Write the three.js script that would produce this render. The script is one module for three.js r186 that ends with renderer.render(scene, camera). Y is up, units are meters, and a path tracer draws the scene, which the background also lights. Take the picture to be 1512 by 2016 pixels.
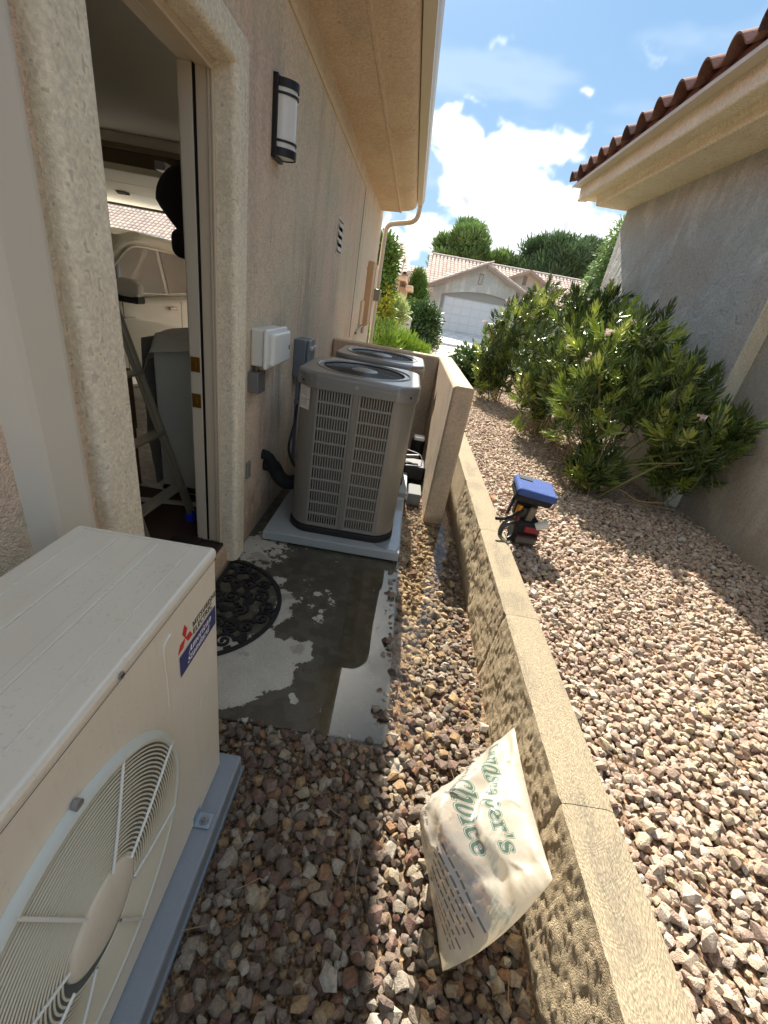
import * as THREE from 'three';
import { RoundedBoxGeometry } from 'three/addons/geometries/RoundedBoxGeometry.js';
import { ConvexGeometry } from 'three/addons/geometries/ConvexGeometry.js';
import { mergeGeometries, toCreasedNormals, mergeVertices } from 'three/addons/utils/BufferGeometryUtils.js';
import { TextGeometry } from 'three/addons/geometries/TextGeometry.js';
import { FontLoader } from 'three/addons/loaders/FontLoader.js';

// ---------- camera, exposure, sun, sky ----------
const scene = new THREE.Scene();
const camera = new THREE.PerspectiveCamera(101.29, 0.75, 0.03, 400);
camera.position.set(0, 1.6, 0);
camera.rotation.set(-0.46247, -0.01487, 0.17909, 'YXZ');
const renderer = new THREE.WebGLRenderer({ antialias: true });
renderer.setSize(768, 1024);
renderer.toneMapping = THREE.LinearToneMapping;
renderer.toneMappingExposure = 5.0;
renderer.shadowMap.enabled = true;
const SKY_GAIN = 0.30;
const sun = new THREE.DirectionalLight(new THREE.Color(1, 0.93, 0.84), 2.75);
sun.position.set(-10, 100, -100).multiplyScalar(0.4);
sun.target.position.set(0, 0, 0);
sun.castShadow = true;
sun.shadow.mapSize.set(4096, 4096);
Object.assign(sun.shadow.camera, { left: -25, right: 25, top: 25, bottom: -25, near: 1, far: 140 });
scene.add(sun, sun.target);

// ---------- random numbers and noise ----------
function rng(a) { return () => { a |= 0; a = a + 0x6D2B79F5 | 0; let t = Math.imul(a ^ a >>> 15, 1 | a); t = t + Math.imul(t ^ t >>> 7, 61 | t) ^ t; return ((t ^ t >>> 14) >>> 0) / 4294967296; }; }
const PT = new Uint8Array(512), PV = new Float32Array(256);
{ const r = rng(77); const a = [...Array(256).keys()]; for (let i = 255; i > 0; i--) { const j = Math.floor(r() * (i + 1)); [a[i], a[j]] = [a[j], a[i]]; } for (let i = 0; i < 512; i++) PT[i] = a[i & 255]; for (let i = 0; i < 256; i++) PV[i] = r(); }
const sm = t => t * t * (3 - 2 * t), lerp = (a, b, t) => a + (b - a) * t, clamp = (x, a = 0, b = 1) => Math.min(b, Math.max(a, x));
const sstep = (a, b, x) => sm(clamp((x - a) / (b - a)));
function pn(x, y, p = 256, s = 0) {           // value noise with period p
  const xi = Math.floor(x), yi = Math.floor(y), fx = sm(x - xi), fy = sm(y - yi);
  const m = n => ((n % p) + p) % p, x0 = m(xi), x1 = m(xi + 1), y0 = m(yi), y1 = m(yi + 1);
  const h = (i, j) => PV[PT[(PT[(i + s * 17) & 255] + j * 1 + s * 31) & 255]];
  return lerp(lerp(h(x0, y0), h(x1, y0), fx), lerp(h(x0, y1), h(x1, y1), fx), fy);
}
function fbm(x, y, oct = 4, p = 256, s = 0, g = 0.5) { let a = 1, n = 0, v = 0; for (let i = 0; i < oct; i++) { v += a * pn(x, y, p, s + i); n += a; a *= g; x *= 2; y *= 2; p = p * 2; if (p > 256) p = 256; } return v / n; }
function n3(x, y, z, s = 0) { const zi = Math.floor(z), f = sm(z - zi); return lerp(pn(x + zi * 7.31, y + zi * 3.7, 256, s + (zi & 7)), pn(x + (zi + 1) * 7.31, y + (zi + 1) * 3.7, 256, s + ((zi + 1) & 7)), f); }
const lin = v => v <= 0.04045 ? v / 12.92 : Math.pow((v + 0.055) / 1.055, 2.4);
const C = (r, g, b) => new THREE.Color().setRGB(r / 255, g / 255, b / 255, THREE.SRGBColorSpace);

// ---------- sky: air and clouds, overhead ones added as fill light ----------
{
  const W = 2048, H = 1024, data = new Float32Array(W * H * 4);
  const dirOf = (az, el) => [Math.sin(az) * Math.cos(el), Math.sin(el), -Math.cos(az) * Math.cos(el)];
  const D = Math.PI / 180;
  // cumulus banks: azimuth right of straight ahead, elevation, size across, size up, strength
  const banks = [[1, 16.5, 3, 2.4, .62], [7, 15.8, 3.6, 2.2, .6], [11.5, 15.6, 4.6, 2.2, .72], [2.5, 12.6, 4, 2.4, .55], [9, 11.3, 6, 2.6, .75], [14, 10.2, 5, 2.6, .7], [-3, 6, 7, 3, .62], [6, 7.4, 9, 2.2, .5], [21, 9, 6, 3, .5], [13, 20, 1.3, .4, .34], [-9, 13, 5, 3, .5],
    [-30, 14, 9, 5, .65], [-52, 17, 10, 6, .65], [48, 15, 10, 6, .65], [70, 17, 12, 7, .65], [95, 13, 10, 6, .65], [118, 19, 12, 7, .65], [142, 14, 12, 6, .65], [166, 20, 14, 8, .65], [-165, 15, 12, 7, .65], [-140, 18, 12, 7, .65], [-115, 14, 12, 6, .65], [-90, 18, 12, 7, .65], [-70, 12, 10, 5, .65]];  // banks out of view, more of them added for fill light
  const s = [-0.084, 0.703, -0.703];
  for (let j = 0; j < H; j++) for (let i = 0; i < W; i++) {
    const el = ((j + .5) / H - .5) * Math.PI, ph = ((i + .5) / W - .5) * 2 * Math.PI;
    const d = [Math.cos(ph) * Math.cos(el), Math.sin(el), Math.sin(ph) * Math.cos(el)];
    const az = Math.atan2(d[0], -d[2]), y = Math.max(0, d[1]);
    const t = Math.pow(1 - y, 2.6), sd = Math.max(0, d[0] * s[0] + d[1] * s[1] + d[2] * s[2]);
    const glow = 0.02 * Math.pow(sd, 3) + .14 * Math.pow(sd, 18) + 3.4 * Math.pow(sd, 70);
    let r = lerp(.15, .42, t) + glow, g = lerp(.31, .60, t) + glow * .95, b = lerp(.55, .78, t) + glow * .85;
    if (d[1] > -0.05) {
      let cov = -0.43;
      for (const k of banks) { let da = az / D - k[0]; da -= 360 * Math.round(da / 360); const q = (da / k[2]) ** 2 + ((el / D - k[1]) / k[3]) ** 2; cov += k[4] * Math.exp(-q); }
      const X = az * 13 + 40, Y = el * 20 + 20;
      const wx = fbm(X * 1.3, Y * 1.3, 3, 256, 3) - .5, wy = fbm(X * 1.3 + 9, Y * 1.3, 3, 256, 5) - .5;
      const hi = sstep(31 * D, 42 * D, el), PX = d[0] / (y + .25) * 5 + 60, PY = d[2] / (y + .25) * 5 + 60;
      const n = hi > 0 ? lerp(fbm(X + wx * 1.1, Y + wy * 1.1, 7, 256, 9, .6), fbm(PX, PY, 7, 256, 9, .6), hi) : fbm(X + wx * 1.1, Y + wy * 1.1, 7, 256, 9, .6); cov += hi * .56;  // unseen overhead cloud cover, added thick and bright to fill the shaded side
      let a = sstep(.41, .575, n + (cov - .12) * .62);
      const lit = hi > .5 ? .45 : fbm(X + wx + .12, Y + wy + .5, 4, 256, 9, .55);
      const thick = sstep(.5, .82, n + (cov - .12) * .62);
      const v = lerp(1.2, .46, sstep(.28, .80, lit) * sstep(.42, .92, n + (cov - .12) * .62));
      const veil = .42 * sstep(.50, .78, fbm(X * .5 + 3, Y * 1.1, 4, 256, 12)) * clamp(1 - el / (50 * D));
      r = lerp(r, .72, veil); g = lerp(g, .80, veil); b = lerp(b, .88, veil);
      r = lerp(r, v * .97, a); g = lerp(g, v, a); b = lerp(b, v * 1.04, a);
    }
    if (d[1] < 0) { const k = sstep(0, -.12, d[1]); r = lerp(r, .42, k); g = lerp(g, .37, k); b = lerp(b, .3, k); }
    const o = (j * W + i) * 4; data[o] = r * SKY_GAIN; data[o + 1] = g * SKY_GAIN; data[o + 2] = b * SKY_GAIN; data[o + 3] = 1;
  }
  const sky = new THREE.DataTexture(data, W, H, THREE.RGBAFormat, THREE.FloatType);
  sky.mapping = THREE.EquirectangularReflectionMapping; sky.magFilter = THREE.LinearFilter; sky.minFilter = THREE.LinearFilter; sky.needsUpdate = true;
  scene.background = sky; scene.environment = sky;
}

// ---------- textures ----------
function tex(w, fn, srgb = true, h = w) {
  const d = new Uint8Array(w * h * 4);
  for (let j = 0; j < h; j++) for (let i = 0; i < w; i++) { const c = fn((i + .5) / w, (j + .5) / h), o = (j * w + i) * 4; if (typeof c === 'number') d[o] = d[o + 1] = d[o + 2] = clamp(c) * 255; else { d[o] = clamp(c[0]) * 255; d[o + 1] = clamp(c[1]) * 255; d[o + 2] = clamp(c[2]) * 255; } d[o + 3] = 255; }
  const t = new THREE.DataTexture(d, w, h, THREE.RGBAFormat); t.wrapS = t.wrapT = THREE.RepeatWrapping; t.magFilter = THREE.LinearFilter; t.minFilter = THREE.LinearMipmapLinearFilter; t.generateMipmaps = true;
  if (srgb) t.colorSpace = THREE.SRGBColorSpace; t.needsUpdate = true; return t;
}
function rep(t, mx, my = mx) { const c = t.clone(); c.repeat.set(1 / mx, 1 / my); c.needsUpdate = true; return c; }
function canvasTex(w, h, draw) { const c = document.createElement('canvas'); c.width = w; c.height = h; const g = c.getContext('2d'); draw(g, w, h); const t = new THREE.CanvasTexture(c); t.colorSpace = THREE.SRGBColorSpace; return t; }
const mix3 = (a, b, t) => [lerp(a[0], b[0], t), lerp(a[1], b[1], t), lerp(a[2], b[2], t)], rgb = (r, g, b) => [r / 255, g / 255, b / 255];
const grain = tex(512, (u, v) => { const a = pn(u * 128, v * 128, 128, 1), b = pn(u * 256, v * 256, 256, 2); return .5 + (a - .5) * .6 + (b - .5) * .5; }, false);            // fine sandy relief
const sandB = tex(1024, (u, v) => { const a = fbm(u * 110, v * 110, 2, 110, 4), b = pn(u * 250, v * 250, 250, 6), p = sstep(.72, .84, pn(u * 170, v * 170, 170, 8)); return .55 + (a - .5) * .9 + (b - .5) * .35 - p * .2; }, false);   // stucco dash
const trowelB = tex(1024, (u, v) => { const w = fbm(u * 6, v * 6, 3, 6, 2) - .5; const a = fbm(u * 12 + w * 3, v * 8 + w * 3, 5, 16, 14, .6), b = pn(u * 200, v * 200, 200, 5); return .5 + (a - .5) * 1.1 + (b - .5) * .14; }, false);
const mottle = tex(512, (u, v) => { const a = fbm(u * 8, v * 8, 5, 8, 21), b = pn(u * 128, v * 128, 128, 3); const k = .90 + (a - .5) * .42 + (b - .5) * .2; return [k, k, k]; });
function stuccoMap(base, pink, grey, seed, streak = .5) {
  return tex(1024, (u, v) => {
    const a = fbm(u * 5, v * 5, 5, 5, seed), b = fbm(u * 7, v * 7, 4, 7, seed + 7), s = fbm(u * 26, v * 4, 4, 26, seed + 3), f = pn(u * 256, v * 256, 256, seed), f2 = pn(u * 120, v * 120, 120, seed + 1);
    let c = mix3(base, pink, sstep(.42, .66, a) * .8); c = mix3(c, grey, sstep(.46, .72, b * .6 + s * streak * .8) * .75);
    const k = 1 + (f - .5) * .12 + (f2 - .5) * .08 - sstep(.86, .95, f2) * .15; return [c[0] * k, c[1] * k, c[2] * k];
  });
}
const tanMap = stuccoMap(rgb(220, 204, 182), rgb(218, 194, 174), rgb(192, 182, 164), 11);
const creamMap = stuccoMap(rgb(236, 227, 202), rgb(232, 219, 194), rgb(220, 209, 182), 31, .35);
const soffitMap = stuccoMap(rgb(212, 192, 162), rgb(206, 182, 152), rgb(190, 172, 146), 41, .3);
const greyMap = stuccoMap(rgb(178, 177, 170), rgb(176, 166, 156), rgb(206, 205, 198), 53, .4);

function mat(o) { const m = new (o.phys ? THREE.MeshPhysicalMaterial : THREE.MeshStandardMaterial)(); delete o.phys; for (const k in o) { if (m[k] && m[k].isColor) m[k].set(o[k]); else m[k] = o[k]; } return m; }
const plain = (r, g, b, rough = .6, extra = {}) => mat({ color: C(r, g, b), roughness: rough, ...extra });
const tanStucco = mat({ map: rep(tanMap, 2.6), bumpMap: rep(sandB, .55), bumpScale: .0035, roughness: .95 });
const houseMap = tex(1792, (u, v) => {             // the whole side wall, z from -9.5 to 1.6 and y from -0.1 to 3.4, with its rain streaks and splashes
  const z = lerp(-9.5, 1.6, u), y = lerp(-.1, 3.4, v), a = fbm(z * 1.6 + 40, y * 1.6 + 40, 5, 256, 11), b = fbm(z * 2.6 + 70, y * 2.6 + 20, 5, 256, 18), s = fbm(z * 11 + 200, y * 1.1 + 60, 4, 256, 14), f = pn(u * 1024, v * 512, 256, 19), f2 = pn(z * 70 + 800, y * 70 + 50, 256, 20);
  let c = mix3(rgb(228, 210, 182), rgb(228, 202, 178), sstep(.40, .64, a) * .85); c = mix3(c, rgb(212, 203, 176), sstep(.44, .70, b) * .6); c = mix3(c, rgb(182, 168, 150), sstep(.55, .85, s) * .28);
  const streak = (z0, w, y0, y1, k) => { const n = fbm(z * 24 + 300, y * 3 + 90, 4, 256, 23); const q = Math.exp(-(((z - z0) / w) ** 2)) * sstep(y0, y0 + .25, y) * sstep(y1, y1 - .35, y) * sstep(.25, .75, n) * k * .5; c = mix3(c, rgb(104, 96, 88), q); };
  streak(-3.05, .16, .45, 1.5, .9); streak(-2.72, .07, .5, 1.2, .7); streak(-3.75, .3, .9, 2.1, .55); streak(-2.80, .05, 1.7, 2.2, .5); streak(-2.79, .10, 2.4, 2.75, .5); streak(-5, .18, 1.2, 2.0, .4); streak(-6.3, .3, .9, 2.6, .35);
  const sp = sstep(.42, .06, y + (fbm(z * 16 + 100, y * 12, 4, 256, 25) - .5) * .45); c = mix3(c, rgb(150, 128, 106), sp * .6);
  const k = 1 + (f - .5) * .10 + (f2 - .5) * .10 - sstep(.88, .95, f2) * .16; return [c[0] * k, c[1] * k, c[2] * k];
}, true, 704);
const houseStucco = mat({ map: rep(houseMap, 11.1, 3.5), bumpMap: rep(sandB, .5), bumpScale: .005, roughness: .95 });
houseStucco.map.offset.set(9.5 / 11.1, .1 / 3.5);
const creamStucco = mat({ map: rep(creamMap, 1.7), bumpMap: rep(sandB, .36), bumpScale: .0024, roughness: .95 });
const soffitStucco = mat({ map: rep(soffitMap, 2.2), bumpMap: rep(trowelB, .9), bumpScale: .006, roughness: .95 });
const greyStucco = mat({ map: rep(greyMap, 2.4), bumpMap: rep(trowelB, 1.1), bumpScale: .02, roughness: .95 });
const eaveStucco = mat({ map: rep(creamMap, 2.1), bumpMap: rep(sandB, .6), bumpScale: .002, roughness: .9 });

// ---------- geometry helpers ----------
function uvm(g0) {                 // flat arrays and uv in metres from the main direction of each face
  const g = g0.index ? g0.toNonIndexed() : g0; for (const k of Object.keys(g.attributes)) if (!['position', 'normal', 'uv'].includes(k)) g.deleteAttribute(k);
  if (!g.attributes.normal) g.computeVertexNormals();
  const p = g.attributes.position, n = p.count, uv = new Float32Array(n * 2), a = new THREE.Vector3(), b = new THREE.Vector3(), c = new THREE.Vector3();
  for (let i = 0; i < n; i += 3) {
    a.fromBufferAttribute(p, i); b.fromBufferAttribute(p, i + 1); c.fromBufferAttribute(p, i + 2); const A = a.clone(); b.sub(a); c.sub(a); b.cross(c); const x = Math.abs(b.x), y = Math.abs(b.y), z = Math.abs(b.z);
    for (let k = 0; k < 3; k++) { const X = p.getX(i + k), Y = p.getY(i + k), Z = p.getZ(i + k); if (x >= y && x >= z) { uv[(i + k) * 2] = Z; uv[(i + k) * 2 + 1] = Y; } else if (y >= z) { uv[(i + k) * 2] = X; uv[(i + k) * 2 + 1] = Z; } else { uv[(i + k) * 2] = X; uv[(i + k) * 2 + 1] = Y; } }
  }
  g.setAttribute('uv', new THREE.BufferAttribute(uv, 2)); return g;
}
const join = list => list.length === 1 ? list[0] : mergeGeometries(list);
function B(x0, x1, y0, y1, z0, z1, r = 0, seg = 2) { const w = x1 - x0, h = y1 - y0, d = z1 - z0; const g = r ? new RoundedBoxGeometry(w, h, d, seg, Math.min(r, w / 2.01, h / 2.01, d / 2.01)) : new THREE.BoxGeometry(w, h, d); g.translate((x0 + x1) / 2, (y0 + y1) / 2, (z0 + z1) / 2); return uvm(g); }
function tube(pts, r, seg = 24, rad = 8, closed = false) { const c = new THREE.CatmullRomCurve3(pts.map(p => new THREE.Vector3(...p)), closed, 'centripetal'); return uvm(new THREE.TubeGeometry(c, seg, r, rad, closed)); }
function rod(a, b, r, rad = 8, r2 = r) { const A = new THREE.Vector3(...a), D = new THREE.Vector3(...b).sub(A), L = D.length(); const g = new THREE.CylinderGeometry(r2, r, L, rad); g.translate(0, L / 2, 0); g.applyQuaternion(new THREE.Quaternion().setFromUnitVectors(new THREE.Vector3(0, 1, 0), D.normalize())); g.translate(...a); return uvm(g); }
function bar(a, b, w, t, up = [0, 1, 0]) {                       // flat bar from a to b, w along 'up', t across
  const A = new THREE.Vector3(...a), D = new THREE.Vector3(...b).sub(A), L = D.length(); D.normalize(); const U = new THREE.Vector3(...up); U.addScaledVector(D, -U.dot(D)).normalize(); const Sd = new THREE.Vector3().crossVectors(U, D);
  const g = new RoundedBoxGeometry(t, w, L, 1, Math.min(w, t) * .15); g.translate(0, 0, L / 2); g.applyMatrix4(new THREE.Matrix4().makeBasis(Sd, U, D)); g.translate(...a); return uvm(g);
}
function prism(pts, axis, c0, c1, opt = {}) {                      // polygon extruded along an axis: 'z' pts=(x,y); 'x' pts=(z,y); 'y' pts=(x,z)
  const sh = new THREE.Shape(pts.map(p => new THREE.Vector2(axis === 'x' ? -p[0] : p[0], axis === 'y' ? -p[1] : p[1])));
  for (const h of opt.holes || []) sh.holes.push(new THREE.Path(h.map(p => new THREE.Vector2(axis === 'x' ? -p[0] : p[0], axis === 'y' ? -p[1] : p[1]))));
  const bv = opt.bevel || 0, g = new THREE.ExtrudeGeometry(sh, { depth: c1 - c0 - 2 * bv, bevelEnabled: bv > 0, bevelSize: opt.bs ?? bv, bevelThickness: bv, bevelOffset: -(opt.bs ?? bv), bevelSegments: opt.seg || 3, curveSegments: opt.curve || 32 });
  g.translate(0, 0, c0 + bv);
  if (axis === 'x') g.rotateY(Math.PI / 2); else if (axis === 'y') g.rotateX(-Math.PI / 2);
  return uvm(g);
}
function circle(cx, cy, r, n = 64) { return [...Array(n)].map((_, i) => [cx + r * Math.cos(i / n * 2 * Math.PI), cy + r * Math.sin(i / n * 2 * Math.PI)]); }
function gridGeo(nu, nv, f, uvs) {                                   // indexed grid surface f(u,v) -> [x,y,z]
  const pos = [], uv = [], idx = [];
  for (let j = 0; j <= nv; j++) for (let i = 0; i <= nu; i++) { pos.push(...f(i / nu, j / nv)); uv.push(...(uvs ? uvs(i / nu, j / nv) : [i / nu, j / nv])); }
  for (let j = 0; j < nv; j++) for (let i = 0; i < nu; i++) { const a = j * (nu + 1) + i, b = a + 1, c = a + nu + 1, d = c + 1; idx.push(a, b, d, a, d, c); }
  const g = new THREE.BufferGeometry(); g.setAttribute('position', new THREE.Float32BufferAttribute(pos, 3)); g.setAttribute('uv', new THREE.Float32BufferAttribute(uv, 2)); g.setIndex(idx); g.computeVertexNormals(); return g;
}
// ---------- naming ----------
const taken = {};
const numbered = n => { const k = taken[n] = (taken[n] ?? -1) + 1; return k ? `${n}_${String(k).padStart(3, '0')}` : n; };
function mesh(name, g, m, parent) { const o = new THREE.Mesh(Array.isArray(g) ? join(g) : g, m); o.name = name; o.castShadow = o.receiveShadow = true; parent.add(o); return o; }
function thing(name, label, category, group) { const o = new THREE.Group(); o.name = numbered(name); o.userData = { label, category }; if (group) o.userData.group = group; scene.add(o); return o; }
function solo(name, label, category, g, m, group) { const o = mesh(numbered(name), g, m, scene); o.userData = { label, category }; if (group) o.userData.group = group; return o; }
function struct(name, g, m, parent = scene) { const o = mesh(parent === scene ? numbered(name) : name, g, m, parent); if (parent === scene) o.userData.kind = 'structure'; return o; }
function base(o, x, y, z) { for (const c of o.children) { c.position.x -= x; c.position.y -= y; c.position.z -= z; } o.position.set(x, y, z); return o; }
function copyOf(o, name, label, pos, turn) { const c = o.clone(); c.name = numbered(name); c.userData = { ...o.userData, label }; c.position.set(...pos); if (turn !== undefined) c.rotation.y = turn; scene.add(c); return c; }
const white = plain(225, 225, 222, .45), black = plain(20, 20, 21, .55), steel = mat({ color: C(150, 152, 154), roughness: .35, metalness: .8 });

// ======================= the setting =======================
// ---- ground ----
const soilMap = tex(1024, (u, v) => { const a = fbm(u * 12, v * 12, 5, 12, 61), b = pn(u * 200, v * 200, 200, 62), c = pn(u * 100, v * 100, 100, 63); const k = .75 + (b - .5) * .7 + (c - .5) * .5; return mix3(rgb(132, 112, 92), rgb(166, 146, 122), a).map(x => x * k); });
struct('ground', uvm(new THREE.PlaneGeometry(600, 600).rotateX(-Math.PI / 2).translate(0, -0.09, -120)), mat({ map: rep(soilMap, 1.6), roughness: 1 }));
// ---- concrete slab beside the door, wet with dry patches ----
const SL = { x0: -.865, x1: .2, z0: -3.45, z1: -1.113 };
{
  const dry = [[-.60, -1.32, .13], [-.48, -1.36, .15], [-.40, -1.47, .10], [-.32, -1.53, .085], [-.245, -1.55, .06], [-.56, -1.45, .12], [-.70, -1.40, .14], [-.35, -1.36, .07], [-.56, -1.22, .05], [-.44, -1.27, .06], [-.86, -1.35, .2],
    [-.425, -1.86, .045], [-.415, -1.78, .04], [-.43, -1.70, .035], [-.455, -1.95, .05], [-.52, -2.05, .055], [-.45, -1.62, .03], [-.275, -1.99, .018], [-.22, -1.80, .012], [-.22, -1.245, .022], [-.235, -1.27, .015], [-.31, -1.30, .014], [-.29, -1.37, .012], [-.7, -2.28, .16], [-.8, -2.45, .1]];
  const field = (x, z) => { let f = 0; for (const d of dry) f += Math.exp(-((x - d[0]) ** 2 + (z - d[1]) ** 2) / (d[2] * d[2])); const n = fbm(x * 9 + 20, z * 9 + 40, 6, 256, 71, .68); return sstep(.57, .69, f + (n - .5) * 2.2 + (fbm(x * 40 + 90, z * 40 + 90, 3, 256, 72) - .5) * .35); };
  const W = 1024, H = 2048, at = (u, v) => [lerp(SL.x0, SL.x1, u), lerp(SL.z0, SL.z1, v)];
  const col = tex(W / 1, (u, v) => { const [x, z] = at(u, v), d = field(x, z), n = fbm(x * 14 + 5, z * 14 + 50, 5, 256, 73), f = pn(x * 330 + 400, z * 330 + 900, 256, 74), st = sstep(.62, .8, fbm(x * 5 + 9, z * 7 + 30, 4, 256, 76));
    let wet = mix3(rgb(66, 63, 55), rgb(82, 78, 67), n); wet = mix3(wet, rgb(98, 86, 70), st * .35); wet = mix3(wet, rgb(108, 104, 93), sstep(.50, .62, fbm(x * 18 + 33, z * 18 + 71, 4, 256, 77)) * .28);
    const dr = mix3(rgb(164, 160, 148), rgb(186, 181, 168), n); const blot = sstep(.58, .74, fbm(x * 11 + 70, z * 11, 4, 256, 75)); const c = mix3(wet, mix3(dr, rgb(140, 136, 124), blot * .8), d); const k = 1 + (f - .5) * .14; return c.map(q => q * k); }, true, 2048);
  const rough = tex(512, (u, v) => { const [x, z] = at(u, v), d = field(x, z), n = fbm(x * 26 + 9, z * 26 + 60, 3, 256, 78); const deep = sstep(-.20, -.08, x + (n - .5) * .05); return lerp(lerp(.16 + n * .12, .015, deep), .9, d); }, false, 1024);
  const bump = tex(1024, (u, v) => { const [x, z] = at(u, v), d = field(x, z), n = fbm(x * 26 + 9, z * 26 + 60, 3, 256, 78); const deep = sstep(-.20, -.08, x + (n - .5) * .05); return .5 + (pn(u * 256, v * 512, 256, 79) - .5) * lerp(lerp(.25, 0, deep), .9, d); }, false, 2048);
  for (const t of [col, rough, bump]) t.wrapS = t.wrapT = THREE.ClampToEdgeWrapping;
  const g = B(SL.x0, SL.x1, -.1, 0, SL.z0, SL.z1, .008); const p = g.attributes.position, uv = g.attributes.uv;
  for (let i = 0; i < p.count; i++) uv.setXY(i, (p.getX(i) - SL.x0) / (SL.x1 - SL.x0), (p.getZ(i) - SL.z0) / (SL.z1 - SL.z0));
  struct('concrete_slab', g, mat({ map: col, roughnessMap: rough, roughness: 1, bumpMap: bump, bumpScale: .0012 }));
}
// ---- gravel ----
const stoneB = tex(256, (u, v) => fbm(u * 10, v * 10, 5, 10, 88, .62), false);
const stoneGeo = [...Array(9)].map((_, k) => {
  const r = rng(500 + k), pts = [], n = 15 + Math.floor(r() * 8), sx = .72 + r() * .5, sy = .55 + r() * .3, sz = .75 + r() * .4;
  for (let i = 0; i < n; i++) { const th = r() * 2 * Math.PI, y = 2 * (i + .5) / n - 1 + (r() - .5) * .2, q = Math.sqrt(Math.max(0, 1 - y * y)), k2 = .84 + r() * .22; pts.push(new THREE.Vector3(q * Math.cos(th) * sx * k2, y * sy * k2, q * Math.sin(th) * sz * k2)); }
  const g = new ConvexGeometry(pts); return uvm(toCreasedNormals(g, .55));
});
const MCAM = new THREE.Matrix4();
camera.updateMatrixWorld(); MCAM.copy(camera.matrixWorld).invert();
function onScreen(x, y, z, r) { const p = new THREE.Vector3(x, y, z).applyMatrix4(MCAM); if (p.z > -.1) return 0; const f = 826.6, u = 756 + f * p.x / -p.z, v = 1008 - f * p.y / -p.z; if (u < -10 || u > 1522 || v < -10 || v > 2026) return 0; return f * r / -p.z; }
function gravelBed({ soil, seed, x0, x1, z0, z1, step, size, height, keep, palette, wet, layers = 2, partMat, hidden }) {
  const r = rng(seed), st = [];
  for (let L = 0; L < layers; L++) for (let x = x0; x < x1; x += step) for (let z = z0; z < z1; z += step) {
    const X = x + (r() - .1) * step * 1.1 + L * step * .5, Z = z + (r() - .1) * step * 1.1 + L * step * .5; const s = size * (.62 + r() * r() * .95), q = r(), c = r(), lift = r();
    if (X > x1 - .008 || Z > z1 || !keep(X, Z, s)) continue;
    const y = height(X, Z) + s * (L ? .55 + lift * .55 : .05 + lift * .25) - .012; if (L === 1 && q > .72) continue;
    st.push({ x: X, y, z: Z, s, v: Math.floor(r() * stoneGeo.length), e: [(r() - .5) * 1.3, r() * 6.28, (r() - .5) * 1.3], c: palette(c, X, Z, r), L });
  }
  for (const o of st) o.px = hidden && hidden(o) ? 0 : onScreen(o.x, o.y, o.z, o.s) * (o.L ? 1 : .35);
  st.sort((a, b) => b.px - a.px);
  const big = st.slice(0, 300), rest = st.slice(300), quat = new THREE.Quaternion(), eu = new THREE.Euler(), m4 = new THREE.Matrix4(), mats = new Map();
  for (const o of big) {
    const key = o.c.getHexString(); if (!mats.has(key)) { const m = partMat.clone(); m.color = o.c; mats.set(key, m); }
    const k = mesh('stone', stoneGeo[o.v], mats.get(key), soil); k.position.set(o.x, o.y, o.z); k.rotation.set(...o.e); k.scale.setScalar(o.s);
  }
  const loose = new THREE.Group(); loose.name = 'loose_gravel'; loose.userData.kind = 'stuff'; soil.add(loose);
  stoneGeo.forEach((g, v) => { const l = rest.filter(o => o.v === v); if (!l.length) return; const im = new THREE.InstancedMesh(g, partMat, l.length); im.name = 'gravel'; im.userData.kind = 'stuff'; im.castShadow = im.receiveShadow = true; l.forEach((o, i) => { im.setMatrixAt(i, m4.compose(new THREE.Vector3(o.x, o.y, o.z), quat.setFromEuler(eu.set(...o.e)), new THREE.Vector3(o.s, o.s, o.s))); im.setColorAt(i, o.c); }); loose.add(im); });
  return st.length;
}
const stoneMat = mat({ map: rep(mottle, 2.3), bumpMap: rep(stoneB, 1.1), bumpScale: .0035, roughness: .85 });
const pick = list => { const cs = list.map(c => C(...c)); return k => cs[Math.min(cs.length - 1, Math.floor(k * cs.length))]; };
const mixedStone = pick([[138, 126, 109], [118, 104, 90], [154, 142, 124], [116, 98, 84], [140, 117, 95], [108, 93, 79], [167, 156, 138], [146, 112, 81], [129, 95, 74], [111, 103, 88], [135, 122, 106], [156, 134, 104], [110, 85, 71], [89, 77, 65], [159, 132, 95], [141, 124, 110], [176, 166, 149], [128, 104, 90], [161, 147, 123], [148, 135, 116], [125, 108, 91], [111, 96, 84]]);
const wetStone = pick([[140, 122, 98], [112, 98, 82], [158, 140, 110], [126, 108, 84], [100, 90, 78], [170, 148, 112], [116, 88, 68], [186, 168, 136]]);
const paleStone = pick([[201, 180, 156], [197, 174, 151], [205, 187, 166], [191, 166, 143], [199, 172, 147], [183, 159, 138], [211, 197, 179], [203, 183, 154], [193, 164, 141], [179, 155, 136], [201, 180, 156], [205, 185, 160], [189, 157, 132], [197, 180, 160], [201, 183, 149], [191, 172, 154], [172, 149, 132], [213, 201, 182]]);
const RW = .655;                                         // left face of the low block wall
const leftH = (x, z) => -.035 + .03 * (fbm(x * 3 + 20, z * 3 + 20, 3, 256, 5) - .5) + .03 * sstep(-.95, -1.1, z) * sstep(-1.16, -1.11, z) * sstep(.45, .1, x) + (x < SL.x1 + .03 && z < -1.13 && z > -3.5 ? .038 : 0) - (z < -1.15 ? .010 * sstep(.5, .24, x) + .008 * sstep(-1.5, -2.4, z) * sstep(.66, .45, x) : 0);
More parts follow.
